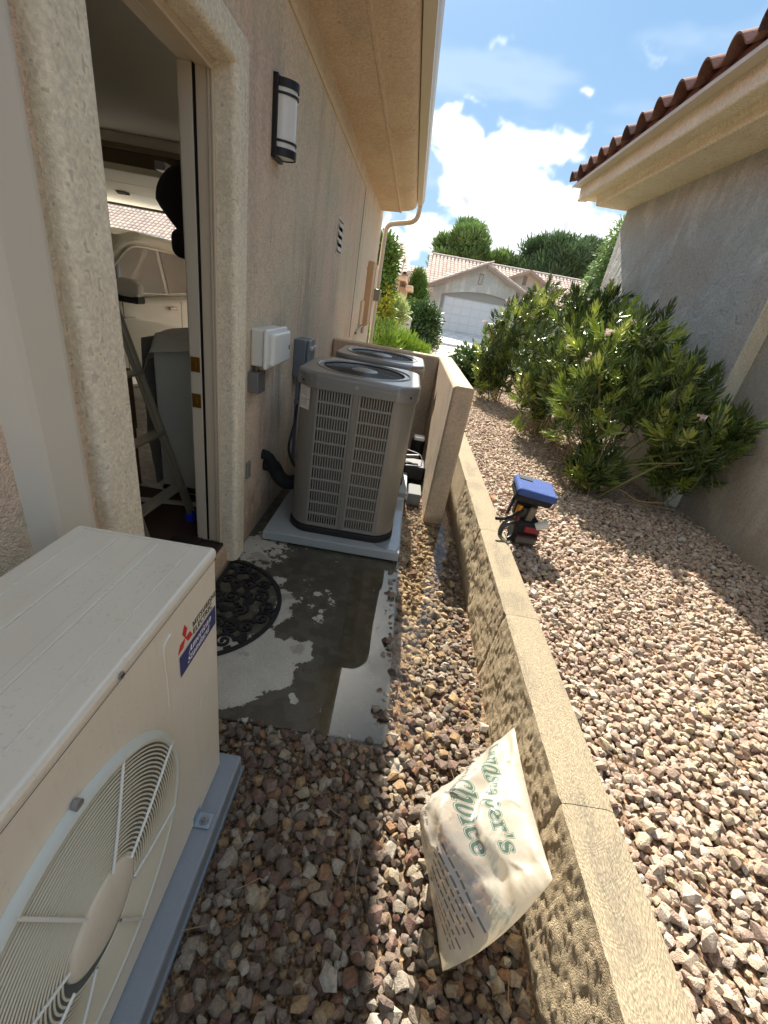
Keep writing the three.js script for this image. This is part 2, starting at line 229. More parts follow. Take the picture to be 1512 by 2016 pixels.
{
  const soil = struct('gravel_bed', uvm(gridGeo(24, 70, (u, v) => { const x = lerp(-.9, .66, u), z = lerp(.8, -6, v); return [x, leftH(x, z) - (x > .1 && z < -1.2 && z > -3.5 ? .008 : .022), z]; })), mat({ map: rep(soilMap, .9), roughness: .9, color: C(232, 218, 196) }));
  const ok = (x, z, s) => x < RW - s * .7 && !(x < SL.x1 + s * .2 - (z < -1.2 ? .09 * fbm(z * 9 + 90, 4, 3) : 0) && z < SL.z1 - s * .35 && z > -3.6) && !(x < -.335 + s * .9 && z > -1.0 && z < .15) && !(z < -3.2 && x > .38) && x > -.84 && !(x < .24 && z < -3.3);
  gravelBed({ soil, seed: 9, x0: -.84, x1: RW, z0: -5.0, z1: .45, step: .0305, size: .0215, height: leftH, keep: ok, partMat: stoneMat, palette: (c, x, z) => { const w = z < -1.35 && z > -3.4 && leftH(x, z) < -.04; return w ? wetStone(c) : mixedStone(c); } });
  // murky shallow water beside the slab
  const wr = rng(3); const shore = []; const N = 40;
  for (let i = 0; i <= N; i++) { const z = lerp(-1.18, -3.6, i / N); shore.push([.27 + .16 * sstep(-1.3, -2.3, z) + .14 * sstep(-2.2, -3, z) + .05 * (fbm(z * 7, 3, 3, 256, 8) - .5), z]); }
  struct('puddle_water', uvm(gridGeo(30, 90, (u, v) => { const z = lerp(-1.085, -3.5, v), i = clamp((z + 1.18) / (-3.6 + 1.18)) * N, x1 = Math.min(RW - .01, .30 + .16 * sstep(-1.3, -2.3, z) + .14 * sstep(-2.2, -3, z) + .06 * (fbm(z * 7 + 40, 3, 3, 256, 8) - .5)), x0 = -.09 + .05 * (fbm(z * 9 + 60, 8, 4, 256, 9) - .5); const x = lerp(x0, x1, u); return [x, .0030 - (u < .04 ? .0014 : 0) + (x > .2 ? -.004 * sstep(.2, .3, x) : 0), z]; })), mat({ phys: true, color: C(250, 246, 238), roughness: .012, transmission: 1, thickness: 0, ior: 1.33 }));
}
const rightH = (x, z) => { const y = .298 + .02 * (fbm(x * 2 + 50, z * 2 + 70, 3, 256, 6) - .5); return z < -10 ? lerp(y, 0, sstep(-10, -12.5, z)) : y; };
{
  const soil = struct('raised_gravel_bed', uvm(gridGeo(24, 90, (u, v) => { const x = lerp(.83, 3.2, u), z = lerp(1.2, -12.6, v); return [x, rightH(x, z) - .014, z]; })), mat({ map: rep(soilMap, .9), roughness: 1, color: C(230, 215, 200) }));
  gravelBed({ soil, seed: 19, x0: .85, x1: 2.8, z0: -9.6, z1: .5, step: .0275, size: .0182, height: rightH, keep: (x, z, s) => x > .838 + s && x < (z > -3.78 ? 2.78 : 2.65), partMat: stoneMat, palette: c => paleStone(c) });
}
// ---- street, driveway, kerbs in front ----
const asphalt = mat({ map: rep(mottle, 1.3), color: C(205, 198, 186), roughness: .95 });
const concreteMat = mat({ map: rep(mottle, 2.2), color: C(208, 208, 206), bumpMap: rep(grain, .5), bumpScale: .002, roughness: .9 });
struct('street', uvm(new THREE.PlaneGeometry(160, 7.2).rotateX(-Math.PI / 2).translate(0, -.02, -20.2)), asphalt);
struct('kerb', B(-80, 80, -.1, .06, -16.6, -16.3, .03), concreteMat);
struct('kerb', B(-80, 80, -.1, .10, -24.1, -23.8, .03), concreteMat);
struct('driveway', uvm(gridGeo(1, 8, (u, v) => [lerp(1.4, 7.4, u), .09 + .38 * v, lerp(-23.82, -30.3, v)])), concreteMat);
struct('driveway', uvm(new THREE.PlaneGeometry(5.6, 9.6).rotateX(-Math.PI / 2).translate(-4.3, -.012, -11.45)), concreteMat);
struct('front_yard', uvm(gridGeo(40, 10, (u, v) => [lerp(-40, 40, u), .07 + .36 * v + .02 * (fbm(u * 30, v * 9, 2) - .5), lerp(-24.1, -60, v)])), mat({ map: rep(soilMap, 3), color: C(255, 235, 215), roughness: 1 }));
struct('front_yard', uvm(gridGeo(40, 6, (u, v) => [lerp(-9, 12, u), -.045 + .02 * (fbm(u * 30, v * 9, 2) - .5), lerp(-9.6, -16.3, v)])), mat({ map: rep(soilMap, 2.4), color: C(255, 235, 215), roughness: 1 }));

// ======================= the house on the left =======================
const WX = -.865, DZ0 = -1.27, DZ1 = -2.14, DY0 = .12, DY1 = 2.31;
{
  const h = thing('stucco_house', 'tan stucco house on the left with side door, gutter and deep eave', 'house');
  mesh('wall', prism([[1.6, -.1], [1.6, 3.4], [-9.5, 3.4], [-9.5, -.1], [DZ1, -.1], [DZ1, DY0], [DZ1, DY1], [DZ0, DY1], [DZ0, DY0 + .001], [DZ0, -.1]], 'x', WX - .16, WX, { holes: [[[-5.145, 1.951], [-4.865, 1.951], [-4.865, 2.221], [-5.145, 2.221]]] }), houseStucco, h);
  mesh('wall', B(WX - .158, WX - .012, -.1, DY0 - .002, DZ1 + .001, DZ0 - .001), mat({ map: rep(tanMap, 2.2), color: C(246, 228, 214), bumpMap: rep(sandB, .5), bumpScale: .003, roughness: .95 }), h);
  // raised stucco band round the door
  const band = (a) => mesh('door_surround', a, creamStucco, h);
  band(B(WX - .075, -.818, -.012, 2.412, -1.285, -1.118, .028, 4));
  { const g = new RoundedBoxGeometry(.125, 2.42, .148, 5, .028); g.translate(-.8805, 1.202, -2.212); const p = g.attributes.position; for (let i = 0; i < p.count; i++) if (p.getY(i) < .06) p.setY(i, .012 + .014 * fbm(p.getX(i) * 40 + 9, p.getZ(i) * 40 + 90, 2)); g.computeVertexNormals(); band(uvm(g)); }
  band(B(WX - .075, -.8175, 2.297, 2.42, -2.284, -1.119, .028, 4));
  // door frame: brick mould, weather strip, jamb, for the far side, the head and the near side
  const paint = plain(205, 190, 165, .55), jamb = plain(206, 196, 176, .5);
  const fr = mesh('door_frame', [B(-.978, -.908, .15, 2.292, -2.15, -2.128, .004), B(-.930, -.916, .15, 2.283, -2.13, -2.119, .005), B(-.915, -.902, .15, 2.283, -2.13, -2.115, .005),
    B(-.978, -.908, 2.272, 2.294, -2.127, -1.292), B(-.930, -.916, 2.264, 2.274, -2.118, -1.292, .004), B(-.915, -.902, 2.26, 2.274, -2.114, -1.292, .004), B(-.978, -.908, .15, 2.27, -1.30, -1.278)], paint, h);
  mesh('weather_strip', [B(-.993, -.9785, .15, 2.29, -2.146, -2.136), B(-.993, -.9785, 2.283, 2.292, -2.135, -1.31)], plain(14, 13, 13, .8), h);
  const jb = mesh('door_jamb', [B(-1.048, -.9935, .15, 2.28, -2.152, -2.131, .003), B(-1.048, -.9935, 2.28, 2.30, -2.151, -1.30, .003), B(-1.048, -.9935, .15, 2.28, -1.305, -1.285), B(-1.060, -1.048, .16, 2.28, -2.160, -2.150)], jamb, h);
  const brass = mat({ color: C(150, 112, 50), roughness: .38, metalness: .85 });
  for (const y of [1.165, .985]) mesh('strike_plate', [B(-1.044, -.998, y - .036, y + .036, -2.1305, -2.1275, .001), B(-1.03, -1.016, y - .016, y + .016, -2.1280, -2.124, .001)], brass, jb);
  mesh('threshold', [B(-1.2, -.895, DY0, DY0 + .022, DZ1 + .001, DZ0 - .001, .006), B(-1.15, -1.02, DY0 + .022, DY0 + .034, DZ1 + .002, DZ0, .004)], mat({ color: C(46, 36, 30), roughness: .6 }), h);
  // thin bead under the eave that turns down as a joint
  mesh('wall_bead', [B(WX - .002, WX + .012, 2.815, 2.838, -6.6, 1.6, .004), B(WX - .002, WX + .010, 2.818, 2.845, -6.606, -6.602)], plain(214, 194, 158, .8), h);
  mesh('wall_joint', [B(WX - .002, WX + .004, 1.02, 2.84, -6.612, -6.600, .0015), B(WX + .0042, WX + .006, 1.02, 2.83, -6.6105, -6.6085)], plain(120, 104, 86, .9), h);
  // eave: lower tier, cove and gutter, run past the wall end
  const prof = [[-1.4, 3.0], [WX, 2.985], [-.545, 3.01], [-.535, 3.0], [-.515, 3.0], [-.505, 3.03]]; for (let i = 1; i <= 8; i++) { const a = i / 8 * Math.PI / 2; prof.push([-.50 + .24 * Math.sin(a), 3.04 + .115 * (1 - Math.cos(a))]); } prof.push([-.255, 3.34], [-1.4, 3.34]);
  mesh('soffit', prism(prof, 'z', -9.08, 1.6), soffitStucco, h);
  const gut = [[-.250, 3.165], [-.165, 3.165], [-.162, 3.20], [-.148, 3.225], [-.136, 3.27], [-.136, 3.305], [-.145, 3.305], [-.148, 3.275], [-.17, 3.235], [-.174, 3.175], [-.242, 3.175], [-.242, 3.33], [-.25, 3.33]];
  mesh('gutter', [prism(gut, 'z', -9.2, 1.6), prism([[-.2495, 3.166], [-.166, 3.166], [-.137, 3.27], [-.137, 3.304], [-.2495, 3.304]], 'z', -9.206, -9.2005)], plain(216, 206, 186, .4), h);
  mesh('roof', prism([[-.2, 3.36], [-5.0, 4.9], [-9.0, 3.36], [-9.0, 3.45], [-5, 5.0], [-.2, 3.46]], 'z', -9.1, 1.6), plain(150, 100, 78, .9), h);
  mesh('downspout', tube([[-.205, 3.17, -9.16], [-.207, 3.06, -9.165], [-.225, 2.985, -9.18], [-.29, 2.93, -9.22], [-.42, 2.905, -9.30], [-.60, 2.885, -9.44], [-.72, 2.86, -9.54], [-.775, 2.79, -9.56], [-.785, 2.66, -9.56], [-.79, 1.4, -9.56], [-.79, .05, -9.56]], .042, 90, 12), plain(192, 180, 160, .5), h);
  mesh('wall', B(WX - 1.0, WX - .161, -.1, 3.1, -9.5, -9.3), tanStucco, h);
  // louvred foundation vent high on the wall
  const v = mesh('vent', [B(WX - .03, WX + .005, 1.925, 1.95, -5.17, -4.84), B(WX - .03, WX + .005, 2.222, 2.246, -5.17, -4.84), B(WX - .03, WX + .005, 1.951, 2.221, -5.17, -5.145), B(WX - .03, WX + .005, 1.951, 2.221, -4.865, -4.84)], plain(214, 205, 190, .7), h);
  for (let i = 0; i < 4; i++) { const y = 1.955 + i * .068; mesh('louvre', prism([[WX + .002, y + .03], [WX + .022, y - .002], [WX + .022, y + .012], [WX + .002, y + .046]], 'z', -5.145, -4.865), plain(216, 207, 192, .7), v); }
  base(h, WX, 0, -4);
}

// ======================= near things =======================
const font = await new FontLoader().loadAsync('fonts/droid/droid_sans_bold.typeface.json');
// ---- line-set cover on the wall ----
{
  const t = thing('line_set_cover', 'flat pale beige duct cover running up the wall behind the white heat pump', 'pipe cover');
  const pb = plain(212, 204, 188, .5);
  mesh('cover', prism([[WX, -1.082], [WX + .018, -1.078], [WX + .040, -1.045], [WX + .046, -1.03], [WX + .046, -.925], [WX + .040, -.91], [WX, -.872]].map(p => [p[0], p[1]]), 'y', .1, 3.0, { bevel: .003 }), pb, t);
  base(t, WX, .1, -.97);
}
// ---- mini split heat pump ----
const casingMap = tex(1024, (u, v) => { const a = fbm(u * 6, v * 6, 4, 6, 131), d = sstep(.80, .93, pn(u * 230, v * 230, 230, 132)) * sstep(.4, .7, fbm(u * 9, v * 9, 3, 9, 133)), s = sstep(.66, .82, fbm(u * 60, v * 5, 3, 60, 134)); let c = mix3(rgb(225, 219, 203), rgb(217, 210, 193), a); c = mix3(c, rgb(168, 158, 140), d * .22); return mix3(c, rgb(206, 197, 178), s * .2); });
{
  const t = thing('heat_pump', 'beige heat pump with round fan grille and red diamond logo in the near left corner', 'air conditioner');
  const x0 = -.756, x1 = -.40, z0 = -.905, z1 = -.012, y0 = .058, y1 = .964, fy = .5, fz = -.33, R = .302;
  const beige = mat({ phys: true, map: rep(casingMap, .9), roughness: .42, clearcoat: .35, clearcoatRoughness: .3 });
  const lidM = mat({ phys: true, map: rep(casingMap, 1.1), roughness: .34, clearcoat: .8, clearcoatRoughness: .16 });
  mesh('front_panel', prism([[z0 + .004, y0], [z0 + .004, .934], [z1, .934], [z1, y0]], 'x', x1 - .022, x1, { holes: [circle(fz, fy, R, 96)], bevel: .004 }), beige, t);
  mesh('casing', [B(x0, x1 - .0225, y0, .935, z0, z0 + .012, .004), B(x0, x1 - .0225, y0, .935, z1 - .012, z1), B(x0, x0 + .012, y0, .935, z0 + .0125, z1 - .0125), B(x0 + .0125, x1 - .0225, y0, y0 + .012, z0 + .0125, z1 - .0125)], beige, t);
  const lid = mesh('lid', [B(x0 - .004, x1 + .004, .930, y1, z0 - .004, z1 + .004, .013, 4)], lidM, t);
  const rib = (a, b, c, d, w = .005) => B(a, b, y1 - .002, y1 + w, c, d, .0032, 3);
  for (const x of [-.642, -.540]) mesh('rib', [rib(x - .011, x + .011, -.872, z1 - .03, .0045)], lidM, lid);
  mesh('rib', [rib(-.455, -.4505, -.868, z1 - .03, .002)], lidM, lid); mesh('rib', [rib(-.712, -.7075, -.872, z1 - .03, .002)], lidM, lid);
  mesh('rib', [rib(-.735, -.452, -.896, -.889, .0025)], lidM, lid);
  mesh('seam', [B(x1 - .001, x1 + .0005, .929, .9302, z0, z1)], plain(70, 64, 56, .8), t);
  for (const z of [-.502, -.12]) { const s = mesh('screw', [rod([x1 + .003, .946, z], [x1 + .008, .946, z], .007, 14)], steel, t); mesh('screw_slot', B(x1 + .0078, x1 + .009, .9445, .9475, z - .005, z + .005), plain(50, 50, 50), s); }
  // embossed handle outline and the fan opening
  mesh('embossed_line', [tube([[x1 + .0005, .69, -.639], [x1 + .0015, .78, -.638], [x1 + .002, .872, -.637], [x1 + .002, .883, -.645], [x1 + .001, .886, -.668]], .0035, 24, 6)], beige, t);
  const ring = new THREE.LatheGeometry([[R + .012, .0], [R + .010, .008], [R + .002, .016], [R - .006, .016], [R - .012, .008], [R - .016, -.03], [R - .02, -.11]].map(p => new THREE.Vector2(...p)), 96); ring.rotateZ(-Math.PI / 2); ring.translate(x1, fy, fz);
  mesh('fan_ring', uvm(ring), plain(196, 200, 190, .4, { side: THREE.DoubleSide }), t);
  const cav = new THREE.CylinderGeometry(R - .004, R - .004, .2, 64, 1, true); cav.rotateZ(Math.PI / 2); cav.translate(x1 - .13, fy, fz);
  const cb = new THREE.CircleGeometry(R, 64); cb.rotateY(Math.PI / 2); cb.translate(x1 - .225, fy, fz);
  mesh('fan_chamber', [uvm(cav), uvm(cb)], plain(72, 70, 66, .9, { side: THREE.DoubleSide }), t);
  const fan = new THREE.Group(); fan.name = 'fan'; t.add(fan); [0, 1, 2].map(k => { const g = gridGeo(10, 10, (u, v) => { const r = lerp(.07, R - .03, v), a = k * 2.094 + lerp(-.2, .85, u) + v * .35; return [x1 - .15 + (u - .5) * .09, fy + r * Math.cos(a), fz + r * Math.sin(a)]; }); return uvm(g); }).forEach(g => mesh('fan_blade', g, plain(58, 56, 52, .6, { side: THREE.DoubleSide }), fan));
  const wire = plain(206, 200, 178, .4), dome = r => x1 + .010 + .018 * Math.cos(r / R * Math.PI / 2);
  const rings = []; const n = 25; for (let i = 0; i < n; i++) { const r = lerp(.098, R - .008, i / (n - 1)), g = new THREE.TorusGeometry(r, .0021, 6, 84); g.rotateY(Math.PI / 2); g.translate(dome(r), fy, fz); rings.push(uvm(g)); }
  const guard = mesh('fan_guard', rings, wire, t);
  for (let k = 0; k < 8; k++) { const a = k * Math.PI / 4 + .33, pts = [.09, .16, .23, R + .004].map(r => [dome(r) + .0035, fy + r * Math.cos(a), fz + r * Math.sin(a)]); mesh('spoke', tube(pts, .0032, 10, 6), plain(222, 222, 214, .35), guard); }
  const hub = new THREE.LatheGeometry([[0, .009], [.045, .0085], [.078, .006], [.090, 0], [.092, -.006], [.088, -.008]].map(p => new THREE.Vector2(...p)), 64); hub.rotateZ(-Math.PI / 2); hub.translate(x1 + .023, fy + .003, fz - .01);
  const hb = mesh('hub', uvm(hub), beige, guard);
  for (const a of [.9, 2.2]) { const s = mesh('clip', [rod([x1 + .002, fy + (R + .012) * Math.cos(a - 1.0), fz + (R + .012) * Math.sin(a - 1.0)], [x1 + .012, fy + (R + .012) * Math.cos(a - 1.0), fz + (R + .012) * Math.sin(a - 1.0)], .009, 16)], steel, t); }
  // print: maker's lettering, three red diamonds and the blue plate
  const printM = plain(60, 56, 54, .5), words = (s, size, wid) => { const g = new TextGeometry(s, { font, size, depth: .0006, curveSegments: 4 }); g.computeBoundingBox(); const b = g.boundingBox; g.scale(wid / (b.max.x - b.min.x), 1, 1); g.rotateY(Math.PI / 2); return g; };
  const w1 = words('MITSUBISHI', .0165, .128); w1.translate(x1 + .0002, .8155, -.765); const w2 = words('ELECTRIC', .0165, .104); w2.translate(x1 + .0002, .793, -.765);
  mesh('lettering', [uvm(w1), uvm(w2)], printM, t);
  const dia = (cy, cz, a) => { const L = .0205, w = .0118, pts = [[0, 0], [L * Math.cos(a) * .5 + w * Math.cos(a + 1.57) * .5, 0]]; const ux = Math.sin(a), uy = Math.cos(a), q = (l, s) => [cz - (ux * l + uy * s), cy + (uy * l - ux * s)]; return prism([q(0, 0), q(L, w), q(2 * L, 0), q(L, -w)], 'x', x1 + .0004, x1 + .001); };
  const lg = mesh('logo', [0, 2.094, 4.189].map(a => dia(.818, -.728, a)), plain(196, 40, 38, .5), t);
  const lab = canvasTex(1024, 320, (g, w, h) => { g.fillStyle = '#27336e'; g.fillRect(0, 0, w, h); g.fillStyle = '#f2f2f2'; g.font = 'italic bold 132px serif'; g.textAlign = 'left'; g.save(); g.transform(1, 0, -.12, 1, 0, 0); g.fillText('American', 230, 140); g.fillText('Standard', 210, 270); g.restore(); });
  const pl = new THREE.PlaneGeometry(.196, .064); pl.rotateY(Math.PI / 2); pl.translate(x1 + .0012, .752, -.794);
  mesh('name_plate', pl, mat({ map: lab, roughness: .45 }), t);
  for (const [z, y, l] of [[-.86, .62, .03], [-.82, .56, .022], [-.78, .50, .03], [-.60, .80, .006]]) mesh('scratch', [bar([x1 + .0004, y, z], [x1 + .0004, y + l, z - l * .35], .0014, .0006, [0, 0, 1])], plain(240, 236, 222, .6), t);
  // feet
  for (const z of [-.722, -.16]) { const f = mesh('foot', [B(x1 - .03, x1 + .048, .0515, .058, z - .022, z + .022, .003), B(x1 - .006, x1 + .002, .058, .10, z - .02, z + .02, .002)], mat({ color: C(150, 164, 176), roughness: .4, metalness: .5 }), t); mesh('bolt', [rod([x1 + .026, .058, z], [x1 + .026, .062, z], .015, 20), rod([x1 + .026, .062, z], [x1 + .026, .072, z], .010, 6), rod([x1 + .026, .072, z], [x1 + .026, .082, z], .0045, 10)], steel, f); }
  base(t, -.58, .058, -.46);
  const p = thing('equipment_pad', 'flat blue-grey plastic pad under the beige heat pump', 'pad');
  mesh('pad', [B(-.80, -.338, -.03, .05, -.948, .16, .01, 3)], mat({ color: C(128, 135, 142), roughness: .5, bumpMap: rep(grain, .3), bumpScale: .0008 }), p);
  mesh('rim', [B(-.80, -.33, -.042, -.022, -.956, .17, .004)], plain(112, 120, 128, .55), p);
  base(p, -.57, -.04, -.4);
}
// ---- two round-top condensers on pale pads ----
const cMetal = mat({ phys: true, color: C(126, 124, 116), roughness: .42, metalness: .25, clearcoat: .4, clearcoatRoughness: .25 });
const cGrille = mat({ color: C(138, 135, 126), roughness: .5, metalness: .2 });
const capM = mat({ phys: true, color: C(126, 126, 122), roughness: .36, metalness: .35, clearcoat: .6, clearcoatRoughness: .16 });
function octa(h, c, n = 5) { const out = []; const q = [[h, -h + c, h, h - c], [h - c, h, -h + c, h], [-h, h - c, -h, -h + c], [-h + c, -h, h - c, -h]]; for (let k = 0; k < 4; k++) { const [x0, y0, x1, y1] = q[k]; out.push([x0, y0], [x1, y1]); const nx = q[(k + 1) % 4]; for (let i = 1; i < n; i++) { const t = i / n, cx = [h, -h, -h, h][k] , cy = [h, h, -h, -h][k]; const a = (1 - t) * (1 - t), b = 2 * t * (1 - t) * .42, d = t * t, s = a + b + d; out.push([(a * x1 + b * cx + d * nx[0]) / s, (a * y1 + b * cy + d * nx[1]) / s]); } } return out; }
function condenser(label, stickers) {
  const t = thing('condenser_unit', label, 'air conditioner', 'grey condenser units on the equipment pads');
  const H = .362, c = .125, yb = .135, yt = 1.09;
  mesh('base_pan', [prism(octa(H + .012, c + .01), 'y', .081, .128, { bevel: .008 }), prism(octa(H - .004, c), 'y', .128, .152)], plain(24, 23, 22, .6), t);
  const core = mesh('coil', prism(octa(H - .10, c - .005), 'y', .15, yt - .02), mat({ color: C(104, 102, 98), roughness: .8, bumpMap: rep(grain, .08), bumpScale: .003 }), t);
  // curved sheet metal corners
  const oct = octa(H, c, 8);
  for (let k = 0; k < 4; k++) { const s = k * 9 + 1, pts = []; for (let i = 0; i <= 8; i++) pts.push(oct[(s + i) % oct.length]); const inner = pts.map(p => [p[0] * .965, p[1] * .965]).reverse(); mesh('corner_panel', prism([...pts, ...inner], 'y', yb, yt), cMetal, t); }
  for (let k = 0; k < 4; k++) {
    const side = [];
    for (const sgn of [-1, 1]) {
      const parts = [], a0 = sgn < 0 ? -.234 : .022, a1 = sgn < 0 ? -.022 : .234, rows = 11, n = 12;
      for (let i = 0; i <= n; i++) { const x = lerp(a0 + .006, a1 - .006, i / n); const g = new THREE.BoxGeometry(.0075, yt - yb - .02, .012); g.rotateY(sgn < 0 ? .5 : .12); g.translate(x, (yt + yb) / 2, -H + .006); parts.push(uvm(g)); }
      for (let j = 0; j <= rows; j++) { const y = lerp(yb + .012, yt - .012, j / rows), hh = j === 0 || j === rows ? .012 : .0075; parts.push(B(a0, a1, y - hh, y + hh, -H - .002, -H + .014, .002, 1)); }
      parts.push(B(a0 - .004, a0 + .010, yb, yt, -H - .003, -H + .012, .003, 1), B(a1 - .010, a1 + .004, yb, yt, -H - .003, -H + .012, .003, 1));
      const g = join(parts); g.rotateY(-k * Math.PI / 2 + Math.PI); side.push(g); mesh('louvre_panel', g, cGrille, t);
    }
    const post = B(-.018, .018, yb, yt, -H - .004, -H + .012, .005); post.rotateY(-k * Math.PI / 2 + Math.PI); mesh('centre_post', post, cMetal, t);
  }
  const cap = mesh('top_cap', [prism(octa(H + .016, c + .012, 8), 'y', yt - .012, yt + .075, { holes: [circle(0, 0, .292, 72)], bevel: .024, bs: .020, seg: 6 }), prism(octa(H + .017, c + .012, 8), 'y', yt - .02, yt + .03, { holes: [circle(0, 0, .33, 48)], bevel: .002 })], capM, t);
  const lip = new THREE.LatheGeometry([[.318, .072], [.314, .080], [.307, .082], [.300, .080], [.296, .07], [.295, .03]].map(p => new THREE.Vector2(...p)), 72); lip.translate(0, yt, 0); mesh('rim', uvm(lip), capM, cap);
  for (const [x, z] of [[-.30, -.31], [.30, -.31], [.30, .31], [-.30, .31]]) { const L = Math.hypot(x, z); mesh('screw', [rod([x * 1.075, yt + .012, z * 1.075], [x * 1.10, yt + .012, z * 1.10], .006, 10)], plain(40, 40, 40, .4), cap); }
  mesh('badge', [rod([0, yt + .024, H + .014], [0, yt + .024, H + .022], .011, 18)], mat({ color: C(150, 152, 150), roughness: .3, metalness: .7 }), cap);
  const dark = new THREE.CylinderGeometry(.293, .24, .16, 48, 1, true); dark.translate(0, yt - .03, 0); const dk = new THREE.CircleGeometry(.25, 48); dk.rotateX(-Math.PI / 2); dk.translate(0, yt - .1, 0);
  mesh('fan_well', [uvm(dark), uvm(dk)], plain(88, 90, 92, .7, { side: THREE.DoubleSide }), t);
  const fan = new THREE.Group(); fan.name = 'fan'; t.add(fan); [0, 1, 2, 3].map(k => uvm(gridGeo(8, 6, (u, v) => { const r = lerp(.05, .26, v), a = k * 1.571 + lerp(0, .9, u); return [r * Math.cos(a), yt - .05 + (u - .5) * .05, r * Math.sin(a)]; }))).forEach(g => mesh('fan_blade', g, plain(46, 50, 54, .5, { side: THREE.DoubleSide }), fan));
  const wires = []; for (let i = 0; i < 15; i++) { const r = lerp(.1, .288, i / 14), g = new THREE.TorusGeometry(r, .0026, 6, 64); g.rotateX(Math.PI / 2); g.translate(0, yt + .062 + .012 * Math.cos(r / .3 * 1.57), 0); wires.push(uvm(g)); }
  const guard = mesh('fan_guard', wires, mat({ color: C(74, 78, 80), roughness: .35, metalness: .5 }), t);
  for (let k = 0; k < 8; k++) { const a = k * Math.PI / 4 + .2; mesh('spoke', rod([.085 * Math.cos(a), yt + .071, .085 * Math.sin(a)], [.298 * Math.cos(a), yt + .061, .298 * Math.sin(a)], .0035, 6), mat({ color: C(70, 74, 76), roughness: .35, metalness: .5 }), guard); }
  const hub = new THREE.LatheGeometry([[0, .082], [.06, .080], [.088, .073], [.092, .066]].map(p => new THREE.Vector2(...p)), 40); hub.translate(0, yt, 0); mesh('hub', uvm(hub), mat({ color: C(122, 128, 132), roughness: .35, metalness: .4 }), guard);
  for (const [k, y0, y1, w, draw] of stickers) {        // paper labels on the front corner panels
    const a = k < 0 ? [-.25, .362] : [.25, .362], b = k < 0 ? [-.345, .262] : [.345, .262]; const cx = lerp(a[0], b[0], .45), cz = lerp(a[1], b[1], .45);
    const g = new THREE.PlaneGeometry(w, y1 - y0); g.rotateY(k < 0 ? -.62 : .62); g.translate(cx * 1.062, (y0 + y1) / 2, cz * 1.062);
    mesh('sticker', g, mat({ map: canvasTex(256, Math.round(256 * (y1 - y0) / w), draw), roughness: .5, side: THREE.DoubleSide }), t);
  }
  return t;
}
const scribble = (g, x, y, w, h, n, seed) => { const r = rng(seed); g.fillStyle = '#777'; for (let i = 0; i < n; i++) { let q = x; const yy = y + h * i / n; while (q < x + w) { const l = 6 + r() * 26; if (r() > .25) g.fillRect(q, yy, Math.min(l, x + w - q), h / n * .42); q += l + 5; } } };
{
  const a = condenser('front grey condenser with round top grille, closest to the doormat', [[-1, .93, 1.07, .085, (g, w, h) => { g.fillStyle = '#d9cdc2'; g.fillRect(0, 0, w, h); scribble(g, 20, 20, w - 40, h * .4, 6, 4); scribble(g, 20, h * .5, w - 90, h * .4, 7, 6); g.fillStyle = '#555'; g.fillRect(w - 60, h * .55, 40, 10); }]]);
  a.position.set(-.25, 0, -2.905);
  const b = condenser('rear grey condenser with red-striped warning sticker, behind the front one', [[1, .92, 1.05, .075, (g, w, h) => { g.fillStyle = '#d8d2c6'; g.fillRect(0, 0, w, h); g.fillStyle = '#b5402e'; g.fillRect(0, 0, w, h * .1); g.strokeStyle = '#a33'; g.lineWidth = 5; g.strokeRect(10, h * .22, w - 20, h * .6); scribble(g, 24, h * .28, w - 48, h * .46, 7, 8); }]]);
  b.position.set(-.2, 0, -3.935);
  const padM = mat({ color: C(154, 160, 160), roughness: .5, bumpMap: rep(grain, .3), bumpScale: .0008 });
  const wetPad = mat({ phys: true, color: C(132, 140, 144), roughness: .12, bumpMap: rep(trowelB, .5), bumpScale: .003, clearcoat: 1, clearcoatRoughness: .05 });
  const p = thing('equipment_pad', 'pale grey plastic pad with wet edge under the front condenser', 'pad', 'pads under the condensers');
  mesh('pad', [prism([[-.755, -3.405], [-.755, -2.455], [.19, -2.455], [.205, -3.405]], 'y', .012, .08, { bevel: .008 })], padM, p);
  mesh('water_film', [prism([[.135, -3.3], [.12, -2.8], [.06, -2.62], [-.02, -2.55], [.03, -2.50], [.10, -2.48], [.16, -2.475], [.185, -2.55], [.188, -2.9], [.195, -3.35]], 'y', .0802, .0825, { bevel: .0009 })], wetPad, p);
  base(p, -.28, 0, -2.93);
  const p2 = thing('equipment_pad', 'pale plastic pad under the rear condenser beside the black pump', 'pad', 'pads under the condensers');
  mesh('pad', [B(-.72, .225, .012, .08, -4.40, -3.50, .012, 3)], padM, p2); base(p2, -.25, 0, -3.95);
}
// ---- things on the house wall ----
{
  const t = thing('wall_lamp', 'black bordered wall lamp with a curved frosted white diffuser beside the door', 'wall lamp');
  const X = WX, bl = plain(22, 21, 24, .45), yb = 2.17, yt = 2.475, zc = -2.79, hw = .062, d = .085;
  mesh('back_plate', B(X, X + .026, yb - .012, yt + .012, zc - hw - .008, zc + hw + .008, .003), bl, t);
  const arc = (r, x0 = X + .024, n = 20) => [...Array(n + 1)].map((_, i) => { const a = -Math.PI / 2 + Math.PI * i / n; return [x0 + r * d * Math.cos(a), zc + r * hw * Math.sin(a)]; });
  mesh('diffuser', prism(arc(.95), 'y', yb + .004, yt - .004), mat({ phys: true, color: C(226, 228, 224), roughness: .3, clearcoat: .5, clearcoatRoughness: .12 }), t);
  const band = (y0, y1, r = 1.04, ri = .955) => prism([...arc(r), ...arc(ri).reverse()], 'y', y0, y1);
  for (const [a, b] of [[yt - .034, yt], [yt - .062, yt - .052], [yb + .058, yb + .068], [yb, yb + .036]]) mesh('band', band(a, b), bl, t);
  base(t, X, 2.32, zc);
}
